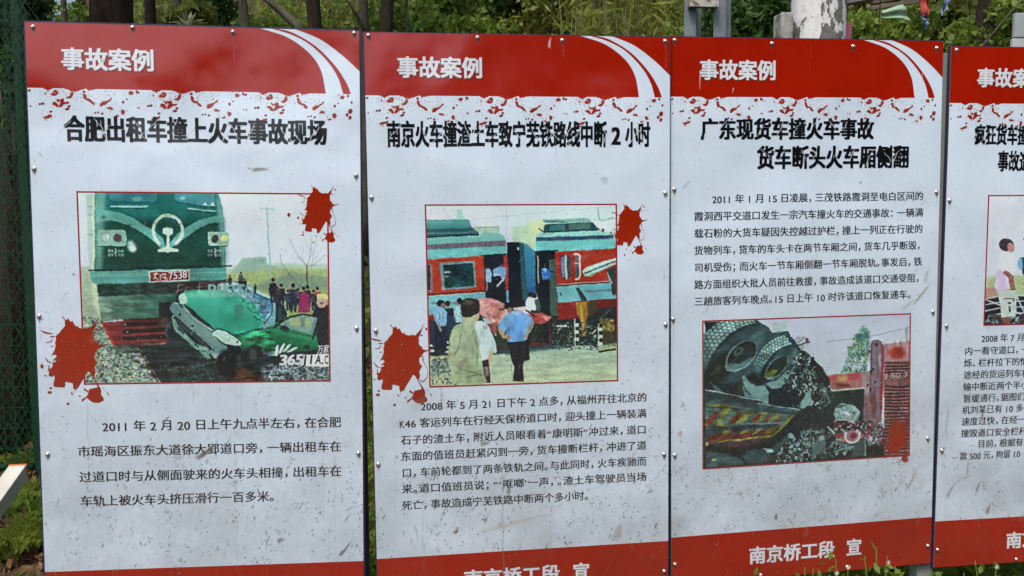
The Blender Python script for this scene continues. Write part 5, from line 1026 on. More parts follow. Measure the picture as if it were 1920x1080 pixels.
RED, WHITE, BLACK = (156, 24, 3), (208, 222, 240), (28, 32, 40)
B1H = np.array([[0.0013780623740223463, -5.15505613663046e-05, -0.06162053790417173], [-3.1498548565420115e-05, 0.001411282391467962, -0.05811336919392691], [-4.816170856322081e-05, -4.836407002224859e-05, 0.9964044593171905]])
ARC_A = [(.628, 0), (.702, .0235), (.7603, .065), (.792, .1126), (.8049, .1767), (.8535, .1767), (.8403, .1333), (.8138, .0907), (.7658, .0435), (.7127, .0155), (.6545, -.001)]
ARC_B = [(.667, -.001), (.7128, .0085), (.7765, .0439), (.8298, .0958), (.8625, .145), (.8751, .1767), (.9, .1767), (.9, .112), (.8516, .0686), (.7928, .0269), (.7342, .0035), (.715, -.001)]

def arc(left, right):
    def cr(P):
        P = [np.array(p) for p in P]; P = [2*P[0]-P[1]]+P+[2*P[-1]-P[-2]]; out = []
        for i in range(1, len(P)-2):
            a, b, c, d = P[i-1:i+3]
            for t in np.arange(8)/8: out.append(.5*(2*b+(c-a)*t+(2*a-5*b+4*c-d)*t*t+(-a+3*b-3*c+d)*t**3))
        return out+[P[-2]]
    return cr(left)+cr(right)
ARC_A = arc(ARC_A[:5], ARC_A[5:]); ARC_B = arc(ARC_B[:6], ARC_B[7:])[:41]+[(.9, .1767)]+arc(ARC_B[:6], ARC_B[7:])[41:]

def head_drips(c, dx, seed):
    """the printed spatter that hangs below the red band (one repeat of it)"""
    keep = c.M; S = np.diag([PPM, PPM, 1.0]); T = np.eye(3); T[0, 2] = dx; T[1, 2] = .0015
    c.M = S @ T @ B1H; c.crop(40, 160, 6)
    D = (142, 38, 34); R = RED; G = (150, 168, 168)
    for x, y in ((215, 120), (262, 140), (1130, 120), (1205, 130), (1240, 150), (1165, 170), (200, 150), (230, 130), (475, 390), (150, 110), (1180, 100), (250, 90), (100, 120)): c.line([(x, 50), (x+2, y)], 4, G, a=.6)
    q = np.random.default_rng(seed)
    for _ in range(26): x, y = q.uniform(70, 1240), q.uniform(60, 330); c.line([(x, y), (x+q.uniform(-30, 30), y+q.uniform(-12, 16))], q.uniform(2, 6), (140, 156, 158), a=.5)
    for P in ([(230, 20), (252, 42), (270, 44), (292, 62), (306, 60), (318, 46), (345, 44), (352, 20)], [(470, 20), (492, 44), (520, 46), (548, 64), (566, 74), (580, 70), (604, 76), (618, 62), (640, 64), (662, 52), (700, 44), (712, 20)], [(724, 20), (736, 44), (752, 62), (762, 60), (772, 50), (796, 54), (812, 44), (842, 42), (850, 20)]): c.poly(P, R)
    for x, y, a, b in ((528, 108, 12, 8), (720, 135, 18, 20), (440, 190, 50, 24), (935, 185, 42, 18)): c.ell(x, y, a, b, (214, 218, 204), a=.7)
    for _ in range(130):
        x, y = q.choice((300, 420, 600, 740, 940))+q.normal(0, 80), 50+abs(q.normal(0, 90))
        c.ell(x, y, q.uniform(2, 6), q.uniform(2, 5), (q.integers(110, 160), 48, 44), ang=q.uniform(0, 90), a=.8)
    for P in ([(328, 95), (350, 80), (368, 55), (398, 62), (406, 95), (380, 116), (342, 112)], [(570, 70), (580, 110), (545, 150), (505, 132), (540, 118), (552, 92)], [(700, 100), (722, 108), (740, 150), (772, 158), (815, 200), (795, 212), (758, 178), (715, 162), (698, 128)],
              [(345, 205), (380, 190), (415, 228), (408, 246), (380, 232)], [(388, 150), (420, 166), (470, 152), (482, 184), (526, 186), (522, 206), (482, 212), (440, 242), (424, 236), (428, 202), (402, 178)],
              [(885, 205), (915, 182), (955, 176), (1002, 140), (1004, 158), (960, 196), (925, 222), (890, 236)], [(964, 256), (990, 244), (1026, 264), (1012, 276), (970, 268)], [(1118, 285), (1138, 276), (1160, 292), (1148, 322), (1128, 322)],
              [(246, 360), (290, 345), (335, 332), (336, 352), (300, 370), (262, 374)], [(1058, 342), (1080, 332), (1098, 344), (1070, 354)], [(1204, 80), (1225, 66), (1250, 76), (1246, 98), (1212, 104)]):
        Z = smooth(P, 4); ctr = Z.mean(0); ctr[1] = max(ctr[1], 72); c.poly(ctr+(Z-Z.mean(0))*1.24+(-4, -2), (218, 220, 206), a=.6); Z = ctr+(Z-Z.mean(0))*1.1+q.normal(0, 3, Z.shape); c.poly(Z, D)
        for _ in range(7): o = ctr+q.normal(0, 1, 2)*(44, 22); c.ell(o[0], max(50, o[1]), q.uniform(2, 7), q.uniform(2, 5), (134, 44, 42), ang=q.uniform(0, 90))
        for _ in range(4): o = ctr+q.normal(0, 1, 2)*(38, 20); c.ell(o[0], max(56, o[1]), q.uniform(3, 9), q.uniform(2, 5), (120, 130, 126), ang=q.uniform(0, 90), a=.6)
    for x, y, a, b in ((205, 213, 11, 10), (238, 208, 14, 12), (535, 236, 14, 10), (515, 268, 21, 12), (330, 297, 15, 9), (278, 391, 7, 6), (700, 72, 13, 11), (265, 94, 8, 8), (862, 305, 9, 8), (905, 318, 12, 10), (830, 310, 9, 8), (1140, 187, 11, 14), (1182, 155, 8, 7), (1295, 70, 10, 14), (88, 60, 14, 10), (102, 236, 8, 7), (1304, 248, 6, 6)): c.ell(x, y, a*1.3, b*1.3, (128, 42, 44), ang=-15)
    c.ell(428, 192, 8, 16, (205, 214, 226)); c.ell(372, 84, 8, 6, (196, 196, 190))
    c.M = keep; c.crop(0, 0, 1)

def print_sheet(seed, scratches=()):
    W_, H_ = int(BW*PPM), int(BH*PPM)
    c = Canvas(W_, H_, np.diag([PPM, PPM, 1.0]), bg=WHITE, seed=seed); c.crop(0, 0, 1)
    c.poly([(-1, -1), (2, -1), (2, HEAD), (-1, HEAD)], RED); c.poly([(-1, FOOT), (2, FOOT), (2, 3), (-1, 3)], (152, 24, 6))
    c.poly(ARC_A, WHITE); c.poly(ARC_B, WHITE)
    for k, dx in enumerate((0, .287, .578)): head_drips(c, dx, seed*7+k)
    c.poly([(.87, .178), (.9, .178), (.9, .25), (.87, .25)], WHITE)
    for x, y, r_ in ((.877, .2, .003), (.873, .225, .006), (.864, .235, .004), (.872, .243, .0045)): c.ell(x, y, r_, r_*1.3, (130, 40, 40), ang=20)
    for P, wd in scratches: c.line(P, wd, (196, 190, 186), taper=.7)
    n = noise2(H_, W_, 60, c.rng)+noise2(H_, W_, 9, c.rng)-1
    c.a += (n*3)[..., None]; return c

def dirt_shade_layer(seed, marks=(), streaks=(), bolts=()):
    """mud splashes, fly specks, rain runs and painted shade low on one board, as colour and coverage"""
    s = PPM/2; W_, H_ = int(BW*s), int(BH*s); q = np.random.default_rng(seed)
    rgb = np.empty((H_, W_, 3), np.float32); rgb[:] = (104, 96, 84); al = np.zeros((H_, W_), np.float32)
    fine = noise2(H_, W_, 3, q); mid = .4*noise2(H_, W_, 90, q)+.25*noise2(H_, W_, 31, q)+.2*noise2(H_, W_, 9, q)+.15*noise2(H_, W_, 3.3, q)
    def dab(u, v, L, wd, ang, k, a, ragged=.5):
        R = int((L+wd)*s)+3; x, y = u*s, v*s
        x0, x1, y0, y1 = max(0, int(x)-R), min(W_, int(x)+R), max(0, int(y)-R), min(H_, int(y)+R)
        if x1 <= x0 or y1 <= y0: return
        yy, xx = np.mgrid[y0:y1, x0:x1]; dx, dy = xx+.5-x, yy+.5-y
        cs, sn = math.cos(ang), math.sin(ang); p = (dx*cs+dy*sn)/(L*s/2); t = (-dx*sn+dy*cs)/(wd*s/2)
        bend = t+p*p*q.uniform(-.8, .8)
        m = np.clip(1.25-np.hypot(p, bend*(1+.5*p)), 0, .5)*2*a
        m *= np.clip(1-ragged+ragged*2.2*(fine[y0:y1, x0:x1]), 0, 1)
        A = al[y0:y1, x0:x1]; rgb[y0:y1, x0:x1] += (np.array(k, np.float32)-rgb[y0:y1, x0:x1])*(m/(m+A+1e-4))[..., None]
        np.copyto(A, 1-(1-A)*(1-m))
    KS = [(84, 76, 68), (110, 96, 80), (64, 62, 60), (130, 116, 100), (92, 82, 66), (70, 64, 58)]
    for _ in range(1150):
        v = q.random()**.62*FOOT if q.random() < .8 else q.uniform(.2, BH)
        if v < HEAD+.05 and q.random() < .8: continue
        low = max(0, (v-.2)/1.35); L = q.gamma(2, .0021)*(.6+low*.9); wd = min(L, q.uniform(.0012, .003)*(.7+.6*low))
        dab(q.uniform(0, BW), v, L+.001, wd, -q.normal(1.15, .5), KS[q.integers(6)], q.uniform(.35, 1)*(.6+.4*low))
    for _ in range(300): dab(q.uniform(0, BW), q.uniform(.25, 1.6), .0028, .0022, 0, (54, 50, 50), q.uniform(.4, 1), .2)
    for _ in range(70):                                     # clustered mud splashes low on the sheet
        u0, v0 = q.uniform(0, BW), q.uniform(1.2, FOOT)
        for _ in range(q.integers(3, 9)): dab(u0+q.normal(0, .008), v0+q.normal(0, .01), q.uniform(.003, .012), q.uniform(.0015, .003), -q.normal(1.0, .6), KS[q.integers(6)], q.uniform(.4, .95))
    for _ in range(9): dab(q.uniform(0, BW), q.uniform(.5, 1.6), q.uniform(.02, .06), q.uniform(.012, .03), -q.uniform(.6, 1.6), (150, 140, 124), q.uniform(.08, .2), .9)
    for u, v, L, wd, dg, k, a in marks: dab(u, v, L, wd, -math.radians(dg), k, a, .45)
    for u, v in bolts:
        dab(u+.001, v+.012, .014, .005, math.pi/2, (96, 62, 44), .55, .5); dab(u+.001, v+.006, .012, .011, 0, (60, 54, 50), .5, .2)
        if q.random() < .5: streaks = list(streaks)+[(u+.001, v+.01, v+q.uniform(.03, .12), .0022, .35)]
    for _ in range(9): u = q.uniform(.03, .87); v = q.uniform(1.0, 1.4); streaks = list(streaks)+[(u, v, v+q.uniform(.1, .4), q.uniform(.0015, .004), q.uniform(.1, .3))]
    for u, v0, v1, wd, a in streaks:
        L = v1-v0; n = max(2, int(L/.02))
        for i in range(n): dab(u+.002*math.sin(i*1.3), v0+L*(i+.5)/n, .03, wd, math.pi/2, (120, 108, 100), a*q.uniform(.4, 1), .8)
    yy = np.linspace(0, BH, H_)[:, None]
    low_shade = np.clip((yy-.45)/1.15, 0, 1)*.42*(.35+mid*1.3)  # shade painted in: the sheet darkens unevenly towards its foot
    A2 = low_shade*np.where(yy > FOOT, .35, .8); rgb += (np.array((88, 84, 70), np.float32)-rgb)*(A2/(A2+al+1e-4))[..., None]; al = 1-(1-al)*(1-A2); return rgb, al

def print_mat(name, color, dirt_shade, phase, uv='picture', rough=.15):
    m, t, p = new_mat(name)
    if isinstance(color, bpy.types.Image):
        ti = N(t, 'ShaderNodeTexImage', image=color, extension='EXTEND', interpolation='Linear'); u = N(t, 'ShaderNodeUVMap', uv_map=uv); t.links.new(u.outputs[0], ti.inputs[0]); base = ti.outputs[0]
    else:
        r = N(t, 'ShaderNodeRGB'); r.outputs[0].default_value = (*color, 1); base = r.outputs[0]
    tc = N(t, 'ShaderNodeTexCoord'); mp = N(t, 'ShaderNodeMapping'); mp.vector_type = 'POINT'
    sx = N(t, 'ShaderNodeSeparateXYZ'); t.links.new(tc.outputs['Object'], sx.inputs[0])
    a = N(t, 'ShaderNodeMath', operation='DIVIDE', i_1=BW); t.links.new(sx.outputs[0], a.inputs[0])
    b = N(t, 'ShaderNodeMath', operation='MULTIPLY_ADD', i_1=1/BH, i_2=1.0); t.links.new(sx.outputs[2], b.inputs[0])
    cb = N(t, 'ShaderNodeCombineXYZ'); t.links.new(a.outputs[0], cb.inputs[0]); t.links.new(b.outputs[0], cb.inputs[1])
    di = N(t, 'ShaderNodeTexImage', image=dirt_shade, extension='EXTEND'); t.links.new(cb.outputs[0], di.inputs[0])
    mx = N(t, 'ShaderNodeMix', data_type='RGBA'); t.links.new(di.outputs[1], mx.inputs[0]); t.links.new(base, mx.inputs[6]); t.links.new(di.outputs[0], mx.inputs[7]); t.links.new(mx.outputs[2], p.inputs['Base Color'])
    # the laminated sheet is not flat: broad dents and a fine orange peel
    off = N(t, 'ShaderNodeVectorMath', operation='ADD'); off.inputs[1].default_value = (phase, phase*2.3, 0); t.links.new(tc.outputs['Object'], off.inputs[0])
    n1 = N(t, 'ShaderNodeTexNoise', i_Scale=3.2, i_Detail=1.5, i_Roughness=.4); t.links.new(off.outputs[0], n1.inputs['Vector'])
    n2 = N(t, 'ShaderNodeTexNoise', i_Scale=11, i_Detail=1); t.links.new(off.outputs[0], n2.inputs['Vector'])
    b1 = N(t, 'ShaderNodeBump', i_Strength=1.0, i_Distance=.021); t.links.new(n1.outputs[0], b1.inputs['Height'])
    b2 = N(t, 'ShaderNodeBump', i_Strength=1.0, i_Distance=.0016); t.links.new(n2.outputs[0], b2.inputs['Height']); t.links.new(b1.outputs[0], b2.inputs['Normal']); t.links.new(b2.outputs[0], p.inputs['Normal'])
    ro = N(t, 'ShaderNodeMath', operation='MULTIPLY_ADD', i_1=.5, i_2=rough); t.links.new(di.outputs[1], ro.inputs[0]); t.links.new(ro.outputs[0], p.inputs['Roughness'])
    p.inputs['Specular IOR Level'].default_value = 1.0
    return m

def panel(name, u0, v0, u1, v1, depth, mat, parent, uvrect=None):
    """a flat printed piece on the face of a board; v runs down from the top edge"""
    me = bpy.data.meshes.new(name); me.from_pydata([(u0, -depth, -v1), (u1, -depth, -v1), (u1, -depth, -v0), (u0, -depth, -v0)], [], [(0, 1, 2, 3)])
    uv = me.uv_layers.new(name='picture'); r = uvrect or (u0/BW, 1-v1/BH, u1/BW, 1-v0/BH)
    uv.data.foreach_set('uv', [r[0], r[1], r[2], r[1], r[2], r[3], r[0], r[3]]); me.update()
    return link_mesh(name, me, mat, parent)
def corner_panel(name, P, depth, mat, parent):
    """the same for a piece given by its four corners (top left, top right, bottom right, bottom left)"""
    (a, b, c, d) = P; n = 10; V = []; UV = []; Fc = []
    for j in range(n+1):
        for i in range(n+1):
            s_, t_ = i/n, j/n; x = (a[0]*(1-s_)+b[0]*s_)*(1-t_)+(d[0]*(1-s_)+c[0]*s_)*t_; y = (a[1]*(1-s_)+b[1]*s_)*(1-t_)+(d[1]*(1-s_)+c[1]*s_)*t_
            V.append((x, -depth, -y)); UV.append((s_, 1-t_))
    for j in range(n):
        for i in range(n): k = j*(n+1)+i; Fc.append((k+n+1, k+n+2, k+1, k))
    me = bpy.data.meshes.new(name); me.from_pydata(V, [], Fc); uv = me.uv_layers.new(name='picture')
    for l in me.loops: uv.data[l.index].uv = UV[l.vertex_index]
    me.update(); return link_mesh(name, me, mat, parent)

_font = {}
def glyph(ch, off):
    if (ch, off) not in _font:
        d = bpy.data.curves.new('lettering', 'FONT'); d.offset = off; d.body = ch; d.resolution_u = 3
        o = bpy.data.objects.new('lettering', d); me = o.to_mesh()
        _font[ch, off] = ([(v.co.x, v.co.y) for v in me.vertices], [tuple(p.vertices) for p in me.polygons]); o.to_mesh_clear()
        bpy.data.objects.remove(o); bpy.data.curves.remove(d)
    return _font[ch, off]
ADV = {'，': .72, '。': .55, '；': .8, '：': .8, '、': .72, '“': .5, '”': .5, '‘': .35, '’': .35, ' ': .3, '.': .3}
def adv(ch): return ADV.get(ch, 1.0 if ord(ch) > 0x2e80 else .52)
def letter_line(name, text, u0, u1, vbot, size, depth, mat, parent, off=0.0, tall=1.0, shift=(0, 0), rise=0.0, slant=0):
    """one printed line, set to run from u0 to u1 with its feet at vbot; size is the height of a character"""
    tot = sum(adv(c) for c in text)-.06; k = (u1-u0)/tot; V = []; Fc = []; x = u0-.03*k
    kx = k; ky = size/.9*tall
    for ch in text:
        wd = adv(ch)
        if ch != ' ':
            g, f = glyph(ch, 0.0); n = len(V)
            sc = kx
            if ord(ch) < 0x2e80 and ch not in '“”‘’.': sc = kx*.5/max(.45, max(p[0] for p in g)+.02) if ch not in '1' else kx*.95
            shifts = [(0, 0)] if off <= 0 else ([(-off, 0), (off, 0)] if off < .02 else [(a*off, b*off*(.75 if off < .032 else .5)) for a in (-1, 0, 1) for b in (-1, 0, 1)])
            thin = min(1, 125/max(1, len(g))) if off > .02 else 1
            shifts = [(a*thin, b*thin) for a, b in shifts]
            for ci, (ox, oy) in enumerate(shifts):          # heavier faces: the same outline printed again, a hair apart
                n = len(V)
                for gx, gy in g:
                    X = x+(gx+ox)*sc+shift[0]; Z = -(vbot+shift[1])+(gy+oy+.075 if ord(ch) > 0x2e80 else gy+oy+.02)*ky
                    V.append((X+slant*(gy)*ky, -depth-ci*1.5e-5, Z+rise*(X-u0)))
                Fc += [tuple(i+n for i in q) for q in f]
        x += wd*k
    me = bpy.data.meshes.new(name); me.from_pydata(V, [], Fc); me.update(); return link_mesh(name, me, mat, parent)

SPLAT = [(330, 60), (322, 112), (330, 132), (298, 168), (268, 192), (262, 210), (215, 245), (200, 262), (204, 300), (190, 330), (196, 370), (178, 425), (160, 452), (135, 486), (182, 470), (205, 500), (170, 525), (148, 548), (196, 535), (185, 560), (140, 572), (150, 600), (135, 628), (108, 648), (104, 596), (92, 602), (94, 630), (82, 660), (102, 672), (90, 724), (130, 736), (164, 718), (170, 752), (150, 812), (148, 846), (168, 856), (290, 865), (306, 824), (296, 812), (312, 795), (402, 816), (404, 862), (410, 888), (436, 893), (472, 862), (518, 796), (560, 735), (602, 676), (640, 700), (664, 740), (690, 735), (700, 690), (690, 640), (712, 602), (736, 572), (706, 545), (690, 500), (702, 460), (742, 420), (768, 388), (800, 372), (735, 350), (742, 326), (702, 306), (690, 262), (700, 232), (686, 215), (722, 148), (738, 110), (700, 130), (660, 186), (632, 168), (600, 172), (592, 152), (578, 174), (545, 172), (500, 160), (492, 130), (482, 152), (450, 128), (425, 80), (412, 84), (398, 92), (380, 62), (366, 48), (356, 66), (340, 68)]
SDROP = [(612, 890), (660, 880), (722, 868), (738, 878), (762, 878), (770, 920), (762, 952), (800, 1000), (792, 1030), (722, 1054), (650, 1046), (600, 1010), (568, 980), (590, 955), (602, 926)]
SLINES = [((300, 28), (330, 75), 16, 6), ((8, 188), (60, 214), 4, 20), ((60, 214), (160, 230), 22, 10), ((130, 265), (188, 262), 14, 10), ((70, 332), (130, 325), 6, 10), ((130, 325), (160, 295), 12, 6), ((128, 378), (174, 374), 5, 8), ((48, 502), (90, 556), 6, 18), ((90, 556), (132, 572), 14, 8), ((660, 185), (720, 110), 34, 12), ((720, 110), (778, 34), 10, 5),
          ((770, 384), (888, 352), 18, 6), ((705, 440), (760, 452), 8, 12), ((745, 470), (752, 510), 22, 8), ((752, 510), (790, 580), 7, 6), ((790, 580), (812, 650), 6, 6), ((812, 650), (800, 720), 6, 9), ((800, 720), (740, 775), 9, 12), ((740, 775), (690, 745), 10, 6), ((640, 700), (700, 800), 10, 14), ((700, 800), (745, 880), 14, 26), ((775, 858), (820, 905), 3, 5), ((835, 920), (865, 962), 6, 14), ((545, 885), (602, 922), 24, 14), ((575, 985), (530, 1010), 12, 22), ((525, 1005), (518, 1035), 26, 18)]
SDOTS = [(112, 870, 20, 11, -10), (98, 920, 30, 17, -8), (384, 938, 9, 21, -35), (488, 970, 11, 10, 0), (330, 1058, 19, 16, 0), (50, 722, 18, 8, 25), (8, 612, 22, 26, 0), (804, 96, 14, 20, -30), (734, 176, 18, 9, 0)]
def splat_mesh(name, u, v, sx, sy, depth, mat, parent, clip=None, extra=()):
    import bmesh
    from mathutils.geometry import tessellate_polygon
    def T(x, y): return (u+(x-330)*sx, -depth, -(v+(y-60)*sy))
    V = []; Fc = []
    def poly(P):
        Q = [Vector(T(*p)) for p in P]
        if clip:
            Q = [Vector((min(max(q.x, clip[0]), clip[2]), q.y, max(min(q.z, -clip[1]), -clip[3]))) for q in Q]
        n = len(V)
        for tri in tessellate_polygon([[Vector((q.x, q.z, 0)) for q in Q]]): Fc.append(tuple(i+n for i in tri))
        V.extend(Q)
    poly(SPLAT); poly(SDROP)
    for a, b, wa, wb in SLINES:
        d = Vector((b[0]-a[0], b[1]-a[1])).normalized(); nx, ny = -d.y, d.x
        poly([(a[0]+nx*wa/2, a[1]+ny*wa/2), (b[0]+nx*wb/2, b[1]+ny*wb/2), (b[0]-nx*wb/2, b[1]-ny*wb/2), (a[0]-nx*wa/2, a[1]-ny*wa/2)])
    for x, y, a, b, g in list(SDOTS)+list(extra):
        g = math.radians(g); poly([(x+a*math.cos(t)*math.cos(g)-b*math.sin(t)*math.sin(g), y+a*math.cos(t)*math.sin(g)+b*math.sin(t)*math.cos(g)) for t in np.linspace(0, 2*math.pi, 11)[:-1]])
    me = bpy.data.meshes.new(name); me.from_pydata(V, [], Fc); me.update(); return link_mesh(name, me, mat, parent)

def cracks(name, u0, u1, v0, v1, n, seed, mat, parent, depth):
    """thin white splits printed across the heavy title letters"""
    r = random.Random(seed); V = []; Fc = []
    for i in range(n):
        x = u0+(u1-u0)*(i+.5+r.uniform(-.3, .3))/n
        for rep in range(1):
            sgn = r.choice((-1, 1, 1)); L = r.uniform(.55, 1.0)*(v1-v0); a = Vector((x+r.uniform(-.012, .012), v0+r.uniform(0, .4)*(v1-v0))); pts = [a.copy()]
            for k in range(5):
                a = a+Vector((sgn*-L/5*r.uniform(.1, 1.3)*.8, L/5*r.uniform(.5, 1.2))); pts.append(a.copy())
            for k in range(5):
                p, q = pts[k], pts[k+1]
                if q.y > v1+.002: break
                wa, wb = (.0004 if k == 0 else .0009), (.0002 if k == 4 else r.uniform(.0006, .0010)); n0 = len(V)
                V += [(p.x-wa, -depth, -p.y), (q.x-wb, -depth, -q.y), (q.x+wb, -depth, -q.y), (p.x+wa, -depth, -p.y)]; Fc.append((n0, n0+1, n0+2, n0+3))
    me = bpy.data.meshes.new(name); me.from_pydata(V, [], Fc); me.update(); return tag(link_mesh(name, me, mat, parent), kind='stuff')

m_frame = noisy_mat('dark blue frame paint', [(.3, (.012, .015, .05)), (.7, (.03, .035, .08))], 20, .45, .1)
m_back = noisy_mat('galvanised backing', [(.3, (.16, .17, .18)), (.7, (.26, .27, .28))], 9, .5, .1, metal=.3)
m_bolt = noisy_mat('zinc bolt', [(.35, (.42, .38, .33)), (.65, (.66, .64, .6))], 60, .28, .05, metal=.85)
def bolt_mesh():
    b = MB(); prof = [(.0001, .0052), (.0022, .0049), (.0040, .0038), (.0052, .0018), (.0055, .0008), (.0066, .0007), (.0068, 0)]; n = 12; rings = []
    for r_, d in prof: rings += [(r_*math.cos(2*math.pi*k/n), -d, r_*math.sin(2*math.pi*k/n)) for k in range(n)]
    b.add(rings, [(i*n+k, i*n+(k+1) % n, (i+1)*n+(k+1) % n, (i+1)*n+k) for i in range(len(prof)-1) for k in range(n)])
    o = b.build('bolt', m_bolt, smooth=True); me = o.data; bpy.data.objects.remove(o); return me
BOLT = bolt_mesh()

def board(loc, rot, label, seed, title, body, art, pic, splats, bolts, marks=(), streaks=(), foot=True, scratches=(), width=BW, frame_out=.003):
    root = empty('accident_display_board', loc, rot); tag(root, label, 'display board', 'accident display boards in a row')
    pc = print_sheet(seed, scratches); img = make_image('board_print', to_srgb(ink(pc.a)).astype(np.float32))
    rgb, al = dirt_shade_layer(seed+50, marks, streaks, bolts); dimg = make_image('board_dirt_shade', to_srgb(ink(rgb)).astype(np.float32), al)
    ph = seed*3.71
    ms = print_mat('printed sheet', img, dimg, ph); mk = print_mat('black ink', (.006, .007, .010), dimg, ph); mw = print_mat('white ink', (.70, .76, .82), dimg, ph); mr = print_mat('red ink', tuple(ink((150, 32, 4))), dimg, ph); mpr = print_mat('dark red ink', tuple(ink((150, 36, 40))), dimg, ph)
    msh = print_mat('shadow ink', (.09, .02, .02), dimg, ph)
    panel('header_band', 0, 0, BW, HEAD, 0, ms, root); panel('white_sheet', 0, HEAD, BW, FOOT, 0, ms, root); panel('footer_band', 0, FOOT, BW, BH, 0, ms, root)
    b = MB(); b.box((0, .0006, -BH), (BW, .003, 0)); b.build('backing_panel', m_back, root)
    e = frame_out
    for a, c in (((-e, .0036, -BH-e), (.028, .013, e)), ((BW-.028, .0036, -BH-e), (BW+e, .013, e)), ((.0285, .0036, -.028), (BW-.0285, .013, e)), ((.0285, .0036, -BH-e), (BW-.0285, .013, -BH+.028))):
        b = MB(); b.box(a, c); b.build('frame_rail', m_frame, root)
    for u, v in bolts:
        o = link_mesh('bolt', BOLT, None, root); o.location = (u, -.0004, -v)
    letter_line('header_lettering_shadow', '事故案例', .0925, .337, .1245, .0565, .0004, msh, root, off=.034, shift=(.0022, .0024))
    letter_line('header_lettering', '事故案例', .0925, .337, .1245, .0565, .0007, mw, root, off=.03)
    for k, (tx, u0, u1, v0, v1) in enumerate(title):
        letter_line('title_lettering', tx, u0, u1, v1, v1-v0, .0005, mk, root, off=.045)
        cracks('title_cracks', u0, u1, v0, v1, len(tx), seed*10+k, mw, root, .0008)
    for tx, u0, u1, v, sz in body: letter_line('text_line', tx, u0, u1, v, sz, .0005, mk, root, off=.018)
    if foot:
        for q in foot: letter_line('footer_lettering', q[0], q[1], q[2], 1.6495, .053, .0005, mw, root, off=.03)
    if art is not None:
        c = art(); im = make_image('picture_print', to_srgb(ink(c.a)).astype(np.float32)); mp_ = print_mat('printed picture', im, dimg, ph)
        (x0, y0), (x1, y1), (x2, y2), (x3, y3) = pic; t = .0035
        corner_panel('picture_border', [(x0-t, y0-t), (x1+t, y1-t), (x2+t, y2+t), (x3-t, y3+t)], .0002, mpr, root)
        corner_panel('printed_picture', [(x0+t*.3, y0+t*.3), (x1-t*.3, y1+t*.3), (x2-t*.3, y2-t*.3), (x3+t*.3, y3-t*.3)], .00035, mp_, root)
    for u, v, sx, sy, cl, ex in splats: splat_mesh('red_splat', u, v, sx, sy, .0006, mr, root, cl, ex)
    return root, dict(white=mw, black=mk, red=mr, dirt_shade=dimg, ph=ph)

def picture_text(name, tx, P0, P1, P2, mat, parent, depth=.0005, off=0.0, slant=0):
    """small lettering on a picture: P0 foot left, P1 foot right, P2 top left, board metres"""
    tot = sum(adv(c) for c in tx)-.06; k = (P1[0]-P0[0])/tot
    o = letter_line(name, tx, P0[0], P1[0], P0[1], abs(P0[1]-P2[1])*1.25, depth, mat, parent, off=off, rise=-(P1[1]-P0[1])/(P1[0]-P0[0]), slant=slant)
    return o

rowL = {(0, 's'): None}
B1_BOLTS = [(.0204, .0132), (.2821, .0073), (.5513, .0119), (.8854, .0061), (.0101, .3976), (.8872, .4063), (.0094, .8068), (.8852, .8472), (.0187, 1.2004), (.8876, 1.217), (.012, 1.61), (.888, 1.62), (.3, 1.69), (.6, 1.688)]
BR = (92, 80, 66); GY = (110, 106, 100)
b1, k1 = board((-.9985, 2.5492, EYE+.5394), (-.005, .0111, -.029),
    'leftmost display board with the picture of a green locomotive and crushed taxi', 1,
    [('合肥出租车撞上火车事故现场', .094, .806, .252, .319)],
    [('2011 年 2 月 20 日上午九点半左右，在合肥', .170, .8385, 1.1375, .0305), ('市瑶海区振东大道徐大郢道口旁，一辆出租车在', .1005, .8388, 1.2095, .0305), ('过道口时与从侧面驶来的火车头相撞，出租车在', .1025, .8385, 1.2832, .0305), ('车轨上被火车头挤压滑行一百多米。', .103, .648, 1.3535, .0305)],
    art_locomotive, [(.123, .4612), (.8052, .4611), (.8065, .9992), (.1262, .9992)],
    [(.0786, .8154, .000207, .0002406, None, ()), (.7656, .4409, .000131, .000158, None, [(-190, 560, 34, 40, 20)])], B1_BOLTS,
    marks=[(.452, 1.205, .06, .012, 38, BR, .9), (.345, 1.105, .03, .006, 42, GY, .8), (.62, .392, .045, .010, 3, GY, .8), (.59, .389, .012, .003, 0, (60, 56, 54), .8), (.03, .36, .02, .003, -55, GY, .7), (.62, .39, .06, .003, 5, GY, .6), (.30, .085, .03, .003, 30, (90, 60, 56), .8), (.20, .1, .01, .004, 40, (70, 50, 50), .8),
           (.85, 1.50, .05, .006, 55, BR, .9), (.835, 1.515, .02, .008, 60, BR, .8), (.66, 1.47, .022, .012, 20, BR, .75), (.625, 1.465, .025, .004, 65, BR, .7), (.46, 1.42, .05, .0015, 20, GY, .5), (.375, 1.52, .015, .012, 80, (150, 136, 110), .7), (.16, 1.47, .012, .003, 70, BR, .9), (.25, 1.53, .016, .003, 60, BR, .9), (.105, .69, .008, .004, -40, (16, 18, 20), 1)],
    streaks=[(.42, 1.0, 1.07, .003, .5), (.54, 1.0, 1.12, .002, .35), (.555, 1.0, 1.1, .002, .3)], foot=[('南京桥工段', .26, .554), ('宣', .5965, .649)], frame_out=.005)
